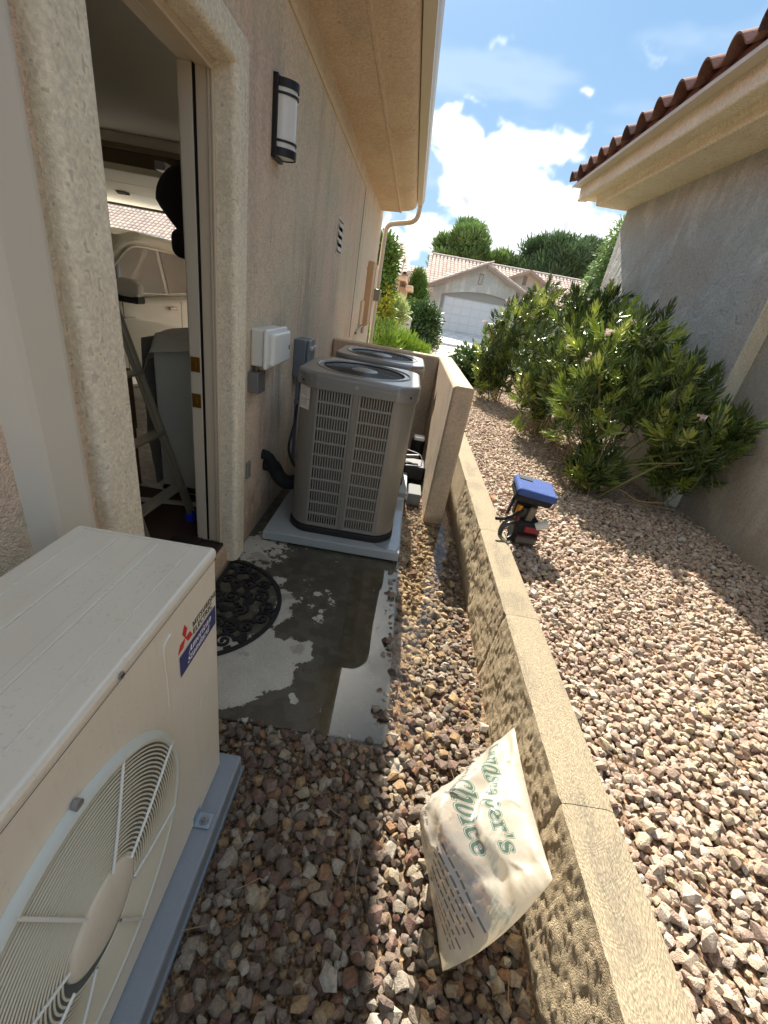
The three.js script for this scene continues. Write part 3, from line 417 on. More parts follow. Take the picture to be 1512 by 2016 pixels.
{
  const t = thing('irrigation_controller', 'white plastic timer box with rounded cover on the wall beside the door', 'control box');
  const pw = plain(214, 214, 206, .4), y0 = 1.135, y1 = 1.345, z0 = -2.86, z1 = -2.46;
  mesh('back_box', B(WX, WX + .075, y0 + .01, y1, z0 + .015, z1 - .005, .012, 3), pw, t);
  mesh('cover', [B(WX + .077, WX + .098, y0, y1 + .006, z0, z1 + .012, .010, 3), B(WX + .09, WX + .128, y0 + .014, y1 - .012, z0 + .02, z1 - .035, .03, 5)], plain(224, 226, 222, .32), t);
  mesh('gasket', B(WX + .075, WX + .080, y0 + .004, y1 + .002, z0 + .004, z1 + .004, .002), plain(186, 182, 160, .8), t);
  mesh('latch', B(WX + .124, WX + .131, 1.225, 1.25, z0 + .05, z0 + .062, .002), black, t);
  base(t, WX, y0, -2.66);
  const e = thing('junction_box', 'small grey metal electrical box directly under the white timer box', 'junction box');
  const gm = mat({ color: C(132, 134, 134), roughness: .45, metalness: .55 });
  mesh('box', B(WX, WX + .055, 1.0, 1.115, -2.545, -2.425, .004), gm, e); mesh('cover_plate', B(WX + .0555, WX + .062, .995, 1.12, -2.552, -2.42, .004), gm, e);
  for (const y of [1.012, 1.103]) mesh('screw', rod([WX + .062, y, -2.535], [WX + .065, y, -2.535], .005, 8), plain(60, 60, 60, .4), e);
  mesh('conduit', rod([WX + .03, 1.112, -2.49], [WX + .03, 1.15, -2.49], .012, 12), plain(110, 100, 74, .6), e);
  base(e, WX, 1, -2.49);
  solo('outlet_cover', 'small grey oval cover plate low on the wall past the door', 'cover plate', [B(WX, WX + .014, .455, .565, -2.475, -2.415, .012, 4)], plain(128, 130, 120, .6));
}
{
  const t = thing('disconnect_switch', 'grey electrical disconnect box with two hinged covers above the front condenser', 'electrical box');
  const g1 = mat({ color: C(116, 124, 132), roughness: .5, metalness: .3 }), g2 = mat({ color: C(142, 148, 152), roughness: .42, metalness: .3 });
  mesh('box', B(WX, WX + .09, .94, 1.225, -3.66, -3.43, .006), g1, t);
  for (const z of [-3.535, -3.655]) { mesh('cover', B(WX + .091, WX + .108, .96, 1.222, z - .052, z + .052, .006), g2, t); mesh('hasp', [B(WX + .108, WX + .128, 1.145, 1.175, z - .03, z + .03, .005)], plain(196, 198, 196, .35), t); }
  mesh('conduit', [rod([WX + .04, .2, -3.47], [WX + .04, .945, -3.47], .016, 12), rod([WX + .04, .72, -3.47], [WX + .04, .755, -3.47], .021, 12)], g1, t);
  mesh('whip', tube([[WX + .05, .95, -3.5], [WX + .05, .6, -3.42], [WX + .07, .4, -3.2], [WX + .16, .3, -3.12], [-.58, .28, -3.1]], .011, 40, 8), plain(40, 42, 48, .6), t);
  base(t, WX, .94, -3.55);
  solo('insulated_pipe', 'thick black foam-wrapped refrigerant pipe from the wall into the front condenser', 'pipe', [tube([[WX - .02, .43, -2.80], [WX + .06, .415, -2.80], [WX + .11, .35, -2.79], [WX + .16, .31, -2.80], [WX + .24, .315, -2.84], [-.55, .35, -2.9]], .052, 40, 14), tube([[WX - .02, .52, -2.74], [WX + .04, .50, -2.75], [WX + .09, .40, -2.77]], .035, 20, 10)], mat({ color: C(16, 16, 17), roughness: .8, bumpMap: rep(stoneB, .3), bumpScale: .006 }));
}
{ // recessed meter panel near the far corner
  const t = thing('meter_panel', 'tan painted meter panel with grey meter box near the far corner of the left house', 'meter panel');
  const tp = plain(206, 180, 150, .7), tp2 = plain(224, 206, 182, .6);
  mesh('cabinet', [B(WX, WX + .10, 1.14, 2.12, -8.75, -8.0, .01)], plain(196, 160, 124, .7), t);
  mesh('door', [B(WX + .101, WX + .115, 1.18, 2.08, -8.72, -8.38, .006)], tp2, t); mesh('lower_door', [B(WX, WX + .03, 1.16, 1.52, -7.9, -7.55, .004)], tp, t);
  mesh('meter_box', [B(WX + .1, WX + .22, 1.55, 1.74, -8.72, -8.42, .01)], mat({ color: C(140, 134, 122), roughness: .4, metalness: .4 }), t);
  mesh('pipe', [tube([[WX + .03, 1.06, -7.12], [WX + .03, 1.055, -7.25], [WX + .03, 1.11, -7.6], [WX + .03, 1.12, -8.0], [WX + .03, 1.06, -8.1]], .016, 30, 8), rod([WX + .03, 1.0, -8.1], [WX + .03, 1.14, -8.1], .022, 10)], mat({ color: C(186, 176, 160), roughness: .4, metalness: .4 }), t);
  mesh('hole_plug', rod([WX - .001, 2.0, -7.9], [WX + .002, 2.0, -7.9], .022, 12), black, t);
  base(t, WX, 1.1, -8.3);
}
// ---- half round scroll doormat ----
{
  const t = thing('doormat', 'black half-round rubber doormat with scrollwork at the side door', 'doormat');
  const mx = WX + .012, mz = -1.76, R = .415, rub = mat({ color: C(19, 19, 20), roughness: .62 });
  const half = (r, n = 40) => [...Array(n + 1)].map((_, i) => { const a = -Math.PI / 2 + Math.PI * i / n; return [mx + r * Math.cos(a), mz + r * Math.sin(a)]; });
  mesh('rim', [prism([...half(R), ...half(R - .024).reverse()], 'y', .0012, .0105, { bevel: .002 }), prism([[mx, mz - R], [mx, mz + R], [mx + .024, mz + R - .002], [mx + .024, mz - R + .002]], 'y', .0012, .0104, { bevel: .002 })], rub, t);
  const inside = (x, z, m) => x > mx + .03 && Math.hypot(x - mx, z - mz) < R - .02 - m;
  const scrolls = []; const r = rng(15);
  for (let tr = 0; tr < 4000 && scrolls.length < 46; tr++) { const q = tr < 1600 ? .050 : tr < 2800 ? .038 : .026, x = mx + .03 + r() * R, z = mz + (r() - .5) * 2 * R; if (!inside(x, z, q * .95)) continue; if (scrolls.some(s => Math.hypot(s.x - x, s.z - z) < (s.q + q) * .93)) continue; scrolls.push({ x, z, q, a: r() * 6.28, d: r() > .5 ? 1 : -1 }); }
  const flat = (pts, w, h = .0095) => { const L = pts.length, left = [], right = []; for (let i = 0; i < L; i++) { const a = pts[Math.max(0, i - 1)], b = pts[Math.min(L - 1, i + 1)], dx = b[0] - a[0], dz = b[1] - a[1], l = Math.hypot(dx, dz) || 1, ww = typeof w === 'function' ? w(i / (L - 1)) : w; left.push([pts[i][0] - dz / l * ww, pts[i][1] + dx / l * ww]); right.push([pts[i][0] + dz / l * ww, pts[i][1] - dx / l * ww]); } const poly = [...left, ...right.reverse()]; return prism(poly, 'y', .0012, h); };
  for (const s of scrolls) { const pts = []; for (let i = 0; i <= 34; i++) { const k = i / 34, a = s.a + s.d * k * 9.6, rr = s.q * (1 - k * .86); pts.push([s.x + rr * Math.cos(a), s.z + rr * Math.sin(a)]); } const g = [flat(pts, k => lerp(.0078, .0062, k))]; const e = pts[34]; g.push(prism(circle(e[0], e[1], .0095, 12), 'y', .0012, .0098)); mesh('scroll', g, rub, t); }
  // short links between neighbouring scrolls
  const links = []; for (let i = 0; i < scrolls.length; i++) for (let j = i + 1; j < scrolls.length; j++) { const a = scrolls[i], b = scrolls[j], d = Math.hypot(a.x - b.x, a.z - b.z); if (d < (a.q + b.q) * 1.28) { const ux = (b.x - a.x) / d, uz = (b.z - a.z) / d; links.push(flat([[a.x + ux * a.q * .86, a.z + uz * a.q * .86], [b.x - ux * b.q * .86, b.z - uz * b.q * .86]], .0125, .0090)); } }
  for (const s of scrolls) { const dx = s.x - mx, dz = s.z - mz, d = Math.hypot(dx, dz); if (R - .02 - d < s.q * 1.5) links.push(flat([[s.x + dx / d * s.q * .9, s.z + dz / d * s.q * .9], [mx + dx / d * (R - .015), mz + dz / d * (R - .015)]], .017, .0088)); if (dx < .03 + s.q * 1.5) links.push(flat([[s.x - s.q * .9, s.z], [mx + .012, s.z]], .016, .0088)); }
  for (const g of links) mesh('link', g, rub, t);
  base(t, mx, 0, mz);
}
// ---- low block wall ----
const rwX1 = .845, rwY = .37;
{
  const t = thing('retaining_wall', 'low tan concrete block wall between the wet side yard and the raised gravel', 'retaining wall');
  const topMap = tex(1024, (u, v) => { const x = u, z = v + .16 * (x - .35) * (x - .35); const w = (fbm(u * 3, z * 20, 3, 32, 91) - .5); const st = Math.sin((z * 118 + w * 9) * 2 * Math.PI), f = pn(u * 200, v * 250, 250, 92), f2 = pn(u * 90, v * 110, 110, 95), b = sstep(.52, .78, fbm(u * 2, z * 9 + .2, 3, 9, 93)); let c = mix3(rgb(153, 140, 115), rgb(140, 127, 103), sstep(.1, .9, st * .5 + .5) * .26); c = mix3(c, rgb(122, 113, 96), b * .6 * (f2 > .42 ? 1 : .5)); const k = 1 + (f - .5) * .3 - sstep(.8, .92, f2) * .1; return c.map(q => q * k); }, true);
  const topBump = tex(1024, (u, v) => { const z = v + .16 * (u - .35) * (u - .35), w = (fbm(u * 3, z * 20, 3, 32, 91) - .5); return .5 + .10 * Math.sin((z * 118 + w * 9) * 2 * Math.PI) + (pn(u * 200, v * 250, 250, 92) - .5) * .7; }, false);
  const top = mat({ map: rep(topMap, .19, 1.5), bumpMap: rep(topBump, .19, 1.5), bumpScale: .0028, roughness: .95 });
  const face = mat({ map: rep(creamMap, .9), color: C(214, 202, 184), bumpMap: rep(sandB, .25), bumpScale: .006, roughness: 1 });
  const L = .85, z00 = .93; let i = 0;
  for (let zb = z00; zb > -11; zb -= L, i++) {
    const za = zb - L + .0022, rough = zb > -2.6 ? 1 : .35, nz = zb > -3 ? 130 : 24, ny = zb > -3 ? 44 : 12, s = i * 9.7;
    const disp = (y, z) => rough * ((fbm(z * 9 + 30, y * 9 + 60 + s, 3, 256, 101, .6) - .5) * .013 + (fbm(z * 70 + 50, y * 70 + 90, 3, 256, 103, .72) - .5) * .0095) + .004 * (1 - rough);
    const edge = z => { const e = Math.min(zb - z, z - za); return e < .02 ? (.02 - e) * .22 : 0; };
    const b = new THREE.Group(); b.name = 'block'; t.add(b);
    const left = gridGeo(nz, ny, (u, v) => { const z = lerp(zb, za, u), y = lerp(-.12, rwY - .006, v); const fade = sstep(1, .93, v); return [RW + .005 + .026 * clamp(y / rwY) + edge(z) + disp(y, z) * (.25 + .75 * fade) - .004, y + (v === 1 ? .004 * (fbm(z * 40 + 80, 3, 2) - .5) : 0), z]; });
    mesh('rough_face', uvm(left), face, b);
    const tp = gridGeo(nz, 6, (u, v) => { const z = lerp(zb, za, u), yl = rwY - .006; const x0 = RW + .031 + edge(z) + disp(yl, z) * .25 - .004; const x = lerp(x0, rwX1, v); return [x, v === 0 ? rwY - .006 + .004 * (fbm(z * 40 + 80, 3, 2) - .5) : rwY - (v > .99 ? .008 : 0) - (edge(z) > 0 ? edge(z) * .25 : 0), z]; });
    const g = uvm(tp); const p = g.attributes.position; for (let k = 0; k < p.count; k++) g.attributes.uv.setXY(k, p.getX(k) - RW, p.getZ(k)); mesh('top_face', g, top, b);
    mesh('back_face', B(RW + .05, rwX1 - .001, -.12, rwY - .009, za, zb), face, b);
  }
  base(t, .75, 0, -5);
}
// ---- stucco garden wall round the condensers ----
{
  const t = thing('stucco_garden_wall', 'chest-high tan stucco garden wall with rounded top edge enclosing the condensers', 'garden wall');
  const m = mat({ map: rep(tanMap, 1.9), color: C(244, 236, 224), bumpMap: rep(sandB, .36), bumpScale: .005, roughness: .97 });
  const zs = -4.66, hole = [[zs, .53], [zs - .13, .66], [zs, .79], [zs + .10, .66]];
  mesh('wall', prism([[-3.268, -.12], [-3.268, 1.115], [-5.36, 1.115], [-5.36, -.12]], 'x', .398, .562, { holes: [hole], bevel: .028, seg: 5 }), m, t);
  mesh('wall', B(-.86, .3975, -.12, 1.112, -5.36, -5.2, .025, 4), m, t);
  mesh('drain_shade_sheet', B(.47, .475, .54, .78, zs - .1, zs + .08), plain(60, 48, 38, .9), t);  // dark sheet set in the drain hole, its colour standing in for shade
  base(t, .48, 0, -4.3);
}
// ---- pump gear behind the front condenser ----
{
  const t = thing('sump_pump', 'black pump with a white cap and pale hoses in the shade behind the condensers', 'pump');
  mesh('body', B(.17, .40, .0, .16, -4.3, -4.02, .03, 3), black, t); mesh('motor', rod([.30, .1, -4.5], [.30, .30, -4.5], .075, 20), black, t);
  mesh('cap', [B(.245, .36, .305, .345, -4.56, -4.44, .012, 3)], plain(222, 222, 220, .3), t);
  mesh('pipe', [rod([.10, .205, -4.12], [.31, .225, -4.16], .022, 12)], plain(112, 112, 112, .5), t);
  const cable = (p) => mesh('hose', tube(p, .0055, 30, 6), plain(206, 204, 200, .5), t);
  cable([[.10, .30, -4.15], [.22, .275, -4.15], [.32, .25, -4.14], [.355, .19, -4.12], [.34, .15, -4.1], [.315, .145, -4.09]]); cable([[.09, .185, -4.08], [.2, .182, -4.08], [.28, .165, -4.08], [.315, .155, -4.08]]);
  base(t, .28, 0, -4.2);
  const rb = rng(5);
  solo('paver_block', 'grey concrete block lying beside the rear condenser pad', 'block', [B(.24, .36, -.03, .085, -3.75, -3.5, .012, 3)], plain(118, 120, 116, .9));
}
// ---- plastic sack of decorative rock leaning on the low wall ----
{
  const t = thing('rock_bag', 'white plastic sack of decorative rock slumped against the low block wall', 'sack');
  const A = [.635, .275, -1.075], Bc = [.628, .305, -.60], Cc = [.39, .0, -.485], E = [.37, .0, -.95];
  const V = a => new THREE.Vector3(...a), a = V(A), b = V(Bc), c = V(Cc), e = V(E), N = new THREE.Vector3().crossVectors(b.clone().sub(e), c.clone().sub(a)).normalize(); if (N.x > 0) N.negate();
  const ctr = a.clone().add(b).add(c).add(e).multiplyScalar(.25);
  const surf = (u, v, side, k = 1) => {            // u from the AE edge to the BC edge, v from EC up to AB
    const p = e.clone().lerp(a, v).lerp(c.clone().lerp(b, v), u);
    const su = Math.sin(Math.PI * u), sv = Math.sin(Math.PI * v), pin = Math.pow(Math.max(0, su), .6) * Math.pow(Math.max(0, sv), .55);
    // seams drawn in between the corners, the far lower corner rounded away
    const pull = .30 * Math.pow(1 - u, 2.2) * Math.pow(1 - v, 2.2) + -.10 * sv * Math.pow(u, 4) + .05 * su * Math.pow(v, 5) + .16 * sv * Math.pow(1 - u, 6) * (1 - v) - .07 * su * Math.pow(1 - v, 4);
    p.lerp(ctr, pull);
    const belly = .50 + 1.0 * Math.exp(-(((u - .62) / .38) ** 2 + ((v - .36) / .34) ** 2));
    let h = (side > 0 ? .135 * belly * 1.3 : -.05) * pin;
    const f1 = fbm(u * 3 + 3, v * 3 + 8, 3, 256, 33), rid = 1 - Math.abs(2 * fbm(u * 4 + 13 + f1, v * 5 + 3 - f1, 3, 256, 36) - 1);
    const fold = ((f1 - .5) * .05 + (Math.pow(rid, 5) - .3) * .020) * Math.pow(pin, .7) * k;
    // deep slack crease across the empty upper half, with a curled lip beside it
    const path = .80 + .12 * Math.sin(u * 5.5 + .9) - .10 * u, cr = (v - path) / .055, crease = (-.032 * Math.exp(-cr * cr) + .024 * Math.exp(-((cr + 1.7) ** 2) / 1.1)) * Math.pow(su, .7) * sstep(1.02, .75, u);
    const cr2 = (v - (.46 + .10 * Math.sin(u * 6 + 2))) / .05, crease2 = -.022 * Math.exp(-cr2 * cr2) * pin * sstep(.75, .3, u);
    const cr3 = (u - .80 - .1 * v) / .035, crease3 = -.020 * Math.exp(-cr3 * cr3) * pin * sstep(.4, .6, v);
    p.addScaledVector(N, h + (side > 0 ? fold + (crease + crease2 + crease3) * k : 0));
    if (p.y < -.03) p.y = -.03; if (p.x > RW - .014) p.x = RW - .014;
    return [p.x, p.y, p.z];
  };
  const bagMap = canvasTex(2048, 1400, (g, w, h) => {
    g.fillStyle = '#e6dfcf'; g.fillRect(0, 0, w, h);
    g.save(); g.font = 'bold 180px serif'; g.lineWidth = 26; g.strokeStyle = '#dfe3d6'; g.fillStyle = '#4e7a63'; g.strokeStyle = '#52806a';
    g.scale(1.3, 1); for (const [s, x, y] of [["Landscaper's", 90, 350], ['Choice', 640, 580]]) { g.lineWidth = 16; g.strokeText(s, x, y); g.lineWidth = 8; g.strokeStyle = '#eef0e6'; g.strokeText(s, x, y); g.strokeStyle = '#6d8a79'; g.fillStyle = '#6f8b7b'; g.fillText(s, x, y); }
    g.fillStyle = '#6c6a5e'; g.font = 'bold 84px sans-serif'; g.fillText('Decorative Rock and', 40, 590); g.fillText('Pebbles', 80, 700); g.restore();
    const r = rng(12); g.strokeStyle = '#8b887c'; g.fillStyle = '#7d7a6e'; g.lineWidth = 5;
    for (let k = 0; k < 3; k++) for (let i = 0; i < 7; i++) { const x = 330 + k * 380, y = 850 + i * 62; g.strokeRect(x, y, 38, 38); let q = x + 60; const n = 2 + Math.floor(r() * 2); for (let j = 0; j < n; j++) { const l = 40 + r() * 70; for (let m = 0; m < l; m += 18) g.fillRect(q + m, y + 8, 12, 22); q += l + 22; } }
    for (let i = 0; i < 8; i++) { let q = 1500; while (q < 1950) { const l = 20 + r() * 60; g.fillRect(q, 760 + i * 60, l, 18); q += l + 16; } }
  });
  const film = mat({ phys: true, map: bagMap, roughness: .38, transmission: .66, thickness: 0, side: THREE.DoubleSide, clearcoat: .5, clearcoatRoughness: .2, bumpMap: rep(stoneB, 1.2), bumpScale: .004 });
  const film2 = mat({ phys: true, color: C(230, 222, 205), roughness: .4, transmission: .35, thickness: 0, side: THREE.DoubleSide });
  mesh('front_sheet', gridGeo(90, 64, (u, v) => surf(u, v, 1), (u, v) => [u, v]), film, t);
  mesh('back_sheet', gridGeo(40, 30, (u, v) => surf(u, v, -1)), film2, t);
  // rock inside the lower half
  const rr = rng(41), rk = []; for (let i = 0; i < 520; i++) { const u = .36 + rr() * .54, v = .08 + rr() * .42, p = surf(u, v, 1, 1), q = surf(u, v, -1), k = .22 + rr() * .30; const s = .012 + rr() * .009; if (Math.hypot(p[0] - q[0], p[1] - q[1], p[2] - q[2]) < .075) continue; const gg = stoneGeo[i % 9].clone(); gg.scale(s, s, s); gg.rotateY(rr() * 6); gg.translate(lerp(q[0], p[0], k), lerp(q[1], p[1], k), lerp(q[2], p[2], k)); rk.push(gg); }
  const inside = mesh('rock_fill', rk, mat({ map: rep(mottle, 2.3), color: C(140, 108, 80), roughness: .9 }), t); inside.userData.kind = 'stuff';
  base(t, .45, 0, -.75);
}
// ---- service tool bag on the raised gravel ----
{
  const t = thing('tool_bag', 'open black tool bag with blue padded flap and red pocket on the raised gravel', 'tool bag');
  const blk = mat({ color: C(26, 26, 28), roughness: .8, bumpMap: rep(grain, .05), bumpScale: .001 }), grey = plain(96, 92, 82, .7), blue = mat({ color: C(62, 92, 158), roughness: .75, bumpMap: rep(grain, .06), bumpScale: .002 });
  const y = .315, rot = (g, rz, rx, cx, cy, cz) => { g.translate(-cx, -cy, -cz); g.rotateZ(rz); g.rotateX(rx); g.translate(cx, cy, cz); return g; };
  mesh('body', B(.885, 1.075, y, .50, -2.63, -2.44, .03, 3), blk, t); mesh('back_panel', B(.88, 1.05, .48, .70, -2.66, -2.56, .03, 3), blk, t);
  const pk = mesh('pocket', [B(.905, 1.055, y + .02, .40, -2.445, -2.405, .018, 3)], grey, t); mesh('pocket_trim', [B(.903, 1.057, .395, .408, -2.45, -2.402, .004), B(.925, 1.04, .345, .353, -2.405, -2.400, .002)], plain(70, 30, 28, .6), pk);
  mesh('red_pocket', [B(.945, 1.055, .425, .475, -2.447, -2.422, .012, 3)], plain(134, 38, 40, .6), t);
  mesh('upper_pocket', [B(.915, 1.035, .47, .575, -2.565, -2.53, .015, 3)], plain(88, 84, 72, .7), t);
  const flap = mesh('flap', [rot(new RoundedBoxGeometry(.30, .062, .22, 5, .026).translate(.965, .735, -2.54), -.12, .20, .965, .735, -2.54)].map(uvm), blue, t);
  mesh('flap_lining', [uvm(rot(new RoundedBoxGeometry(.285, .075, .20, 4, .03).translate(.962, .69, -2.535), -.12, .20, .965, .735, -2.54))], blk, flap);
  mesh('velcro', [uvm(rot(new RoundedBoxGeometry(.10, .006, .05, 2, .002).translate(.888, .768, -2.60), -.12, .20, .965, .735, -2.54))], plain(72, 76, 80, .9), flap);
  mesh('yellow_handle', [rod([.885, .47, -2.50], [.895, .60, -2.52], .017, 12, .022)], plain(216, 140, 30, .5), t);
  mesh('dark_handle', [rod([.90, .45, -2.48], [.892, .53, -2.49], .019, 12)], plain(90, 32, 24, .5), t);
  mesh('grey_tool', [rot(B(.955, 1.005, .47, .61, -2.51, -2.48, .012, 3), -.1, 0, .98, .54, -2.49)], plain(112, 104, 88, .5), t);
  mesh('white_bottle', [rod([1.03, .475, -2.45], [1.105, .525, -2.44], .030, 18, .028)], plain(206, 202, 190, .4), t);
  for (const p of [[[.86, .70, -2.56], [.83, .62, -2.52], [.80, .54, -2.47]], [[.92, .57, -2.5], [.86, .53, -2.48], [.80, .505, -2.45], [.72, .50, -2.43]]]) mesh('strap', tube(p, .013, 18, 6), blk, t);
  for (const [r, x, yy] of [[.085, .845, .42], [.072, .85, .40]]) { const g = new THREE.TorusGeometry(r, .011, 8, 40); g.rotateY(.5); g.translate(x, yy, -2.46); mesh('hose_coil', uvm(g), mat({ color: C(60, 62, 62), roughness: .35 }), t); }
  mesh('red_lead', tube([[.79, .38, -2.44], [.785, .45, -2.45], [.83, .51, -2.46]], .005, 16, 6), plain(150, 50, 46, .5), t);
  base(t, .97, .3, -2.53).scale.setScalar(.88);
}
// ---- litter: a dry leaf and pine-needle twigs ----
solo('dry_leaf', 'single dry orange leaf on the pale gravel beside the low wall', 'leaf', [uvm(gridGeo(6, 4, (u, v) => { const w = Math.sin(Math.PI * u) * .03; return [.90 + (v - .5) * w * 2, .326 + .012 * Math.abs(v - .5) + .008 * u, -3.12 - u * .07]; }))], plain(196, 92, 34, .7, { side: THREE.DoubleSide }));
{
  const r = rng(88), tw = mat({ color: C(150, 124, 92), roughness: .9 });
  const spots = [[-.16, -.62], [-.27, -.5], [.13, -.62], [.34, -1.05], [.42, -1.25], [.5, -1.15], [.58, -1.5], [.2, -.36], [1.02, -.95], [1.25, -.5], [1.35, -1.6], [.95, -1.9], [.56, -.42], [1.5, -1.1], [.06, -.82], [.48, -.98], [.24, -1.62], [.60, -1.3], [1.1, -.6]];
  const protos = [0, 1, 2].map(k => { const n = 4, pts = [], L = .07 + .05 * k; let x = 0, z = 0, a = 0; for (let i = 0; i <= n; i++) { pts.push([x, .004 * Math.sin(i * 2 + k), z]); a += (r() - .5) * .5; x += Math.cos(a) * L / n; z += Math.sin(a) * L / n; } return tube(pts, .0013, 14, 5); });
  spots.forEach(([x, z], i) => { const onR = x > .84, o = solo('twig', onR ? 'thin dry twig lying on the pale raised gravel' : 'thin dry twig lying among the darker mixed stones left of the low wall', 'twig', protos[i % 3], tw, onR ? 'twigs on the pale gravel' : 'twigs on the mixed gravel'); o.position.set(x, (onR ? rightH(x, z) + .024 : leftH(x, z) + .034), z); o.rotation.y = r() * 6.28; o.rotation.z = (r() - .5) * .25; });
}

// ======================= the house on the right =======================
function sTile(w, h, len, th, seg = 12) {          // one S-shaped roof tile, eave end at z = 0, running to z = -len
  const pf = t => t < .62 ? [t * w, h * Math.pow(Math.sin(Math.PI * t / .62), .8)] : [t * w, -.18 * h * Math.sin(Math.PI * (t - .62) / .38)];
  const pts = []; for (let i = 0; i <= seg; i++) pts.push(pf(i / seg)); const low = pts.map(p => [p[0], p[1] - th]).reverse();
  const sh = new THREE.Shape([...pts, ...low].map(p => new THREE.Vector2(...p))); const g = new THREE.ExtrudeGeometry(sh, { depth: len, bevelEnabled: false }); g.translate(0, 0, -len); return uvm(toCreasedNormals(g, .7));
}
{
  const h = thing('grey_house', 'grey stucco neighbour house on the right with cream eave and red-brown tile edge', 'house');
  mesh('wall', B(2.78, 3.1, .1, 3.215, -3.781, 2.5), mat({ map: rep(greyMap, 2.0), color: C(236, 228, 214), bumpMap: rep(sandB, .5), bumpScale: .002, roughness: .95 }), h);
  mesh('wall', B(2.65, 3.1, .1, 3.212, -7.2, -3.782, .012, 2), greyStucco, h);
  mesh('corner_strip', B(2.654, 2.7785, .12, 3.19, -3.7815, -3.764, .004), mat({ map: rep(creamMap, 1.5), color: C(236, 238, 236), bumpMap: rep(sandB, .4), bumpScale: .002, roughness: .95 }), h);  // thin paler strip over the near end face of the far wall
  mesh('wall', B(3.102, 9, .1, 3.21, -7.195, -7.0), greyStucco, h);
  const t1 = [[3.05, 3.21], [2.245, 3.20], [2.23, 3.212], [2.23, 3.26], [2.215, 3.285], [2.205, 3.30], [3.05, 3.30]], t2 = [[3.05, 3.302], [2.19, 3.302], [2.17, 3.285], [2.05, 3.272], [2.04, 3.282], [2.04, 3.43], [3.05, 3.43]];
  mesh('lower_eave', prism(t1, 'z', -7.25, 2.5), eaveStucco, h); mesh('upper_eave', prism(t2, 'z', -7.52, 2.5), eaveStucco, h);
  mesh('lower_eave', B(3.052, 9, 3.2, 3.3, -7.52 + .18, -7.25 + .25, .01), eaveStucco, h); mesh('upper_eave', B(3.052, 9, 3.274, 3.43, -7.52, -7.1, .01), eaveStucco, h);
  mesh('drip_edge', [B(1.93, 2.05, 3.4305, 3.447, -7.56, 2.5, .004), B(1.922, 1.9295, 3.41, 3.447, -7.56, 2.5, .003)], plain(206, 200, 186, .5), h);
  mesh('fascia_closure', prism([[1.955, 3.4475], [1.975, 3.54], [2.2, 3.60], [2.2, 3.4475]], 'z', -7.54, 2.5), plain(134, 92, 78, .9), h);
  const roof = mesh('roof', prism([[2.0, 3.449], [2.0, 3.50], [6.5, 5.0], [8.9, 4.2], [8.9, 3.449]], 'z', -7.5, 2.5), plain(140, 84, 66, .9), h);
  const tm = [[136, 98, 84], [148, 110, 94], [122, 88, 76], [140, 100, 84], [116, 88, 78], [154, 120, 104]].map(c => mat({ color: C(...c), map: rep(mottle, .8), bumpMap: rep(grain, .2), bumpScale: .002, roughness: .9 }));
  const g = sTile(.335, .088, .44, .015, 14), r = rng(71); let n = 0;
  for (let row = 0; row < 3; row++) for (let i = 0; i < 31; i++) {
    const k = mesh('tile', g, tm[Math.floor(r() * 6)], roof), z = -7.58 + i * .333; // tile runs up the slope toward +x
    k.rotation.set(0, -Math.PI / 2, 0, 'YXZ'); const q = new THREE.Quaternion().setFromAxisAngle(new THREE.Vector3(0, 0, 1), .30 + (r() - .5) * .02); k.quaternion.premultiply(q);
    k.position.set(1.865 + row * .37 + (r() - .5) * .012, 3.498 + row * .118 + (r() - .5) * .006, z + .0);
  }
  base(h, 2.7, .1, -3);
}

// ======================= plants =======================
const leafTone = (r, g, b, tr, ro = .42) => mat({ phys: true, color: C(r, g, b), roughness: ro, transmission: tr, thickness: 0, side: THREE.DoubleSide });
function lance(L, w, droop = .25, fold = .25) { // lance-shaped leaf along +y, folded on its midrib
  const g = gridGeo(2, 5, (u, v) => { const ww = w * Math.pow(Math.sin(Math.PI * Math.pow(clamp(v, .03, .985), .85)), .9), x = (u - .5) * 2; return [x * ww * .5, L * v, -Math.abs(x) * ww * fold * -1 + droop * L * v * v * -1]; }); g.deleteAttribute('uv'); return g.toNonIndexed();
}
const place = (g, p, dir, roll, s = 1) => { const k = g.clone(); k.scale(s, s, s); k.rotateY(roll); k.applyQuaternion(new THREE.Quaternion().setFromUnitVectors(new THREE.Vector3(0, 1, 0), dir.clone().normalize())); k.translate(...p); return k; };
function shootGeo(seed, n = 20, L = .100, w = .0205, len = .16) {      // whorls of lance leaves round the end of a stem, stem along +y
  const r = rng(seed), out = [], lf = [lance(L, w, .25, .22), lance(L, w * .9, .05, .3), lance(L, w, .5, .18)];
  for (let i = 0; i < n; i++) { const t = i / n, a = i * 2.399 + r() * .4, tilt = lerp(1.35, .28, Math.pow(t, .8)) + (r() - .5) * .3; const d = new THREE.Vector3(Math.sin(tilt) * Math.cos(a), Math.cos(tilt), Math.sin(tilt) * Math.sin(a)); const rl = Math.atan2(d.x, d.z); const k = lf[i % 3].clone(); const s = (.75 + r() * .45) * lerp(1, .72, t * t); k.scale(s, s, s); k.rotateX(tilt); k.rotateY(Math.PI / 2 - a); k.translate(0, lerp(0, len, t), 0); out.push(k); }
  const g = mergeGeometries(out); g.computeVertexNormals(); return g;
}
const shoots = [...Array(6)].map((_, i) => shootGeo(900 + i, 20 + i % 3 * 3));
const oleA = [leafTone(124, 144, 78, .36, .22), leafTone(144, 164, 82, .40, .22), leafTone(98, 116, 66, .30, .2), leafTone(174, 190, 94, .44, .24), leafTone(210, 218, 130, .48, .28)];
const stemM = mat({ color: C(140, 118, 84), roughness: .85 }), stemG = mat({ color: C(112, 120, 66), roughness: .7 });
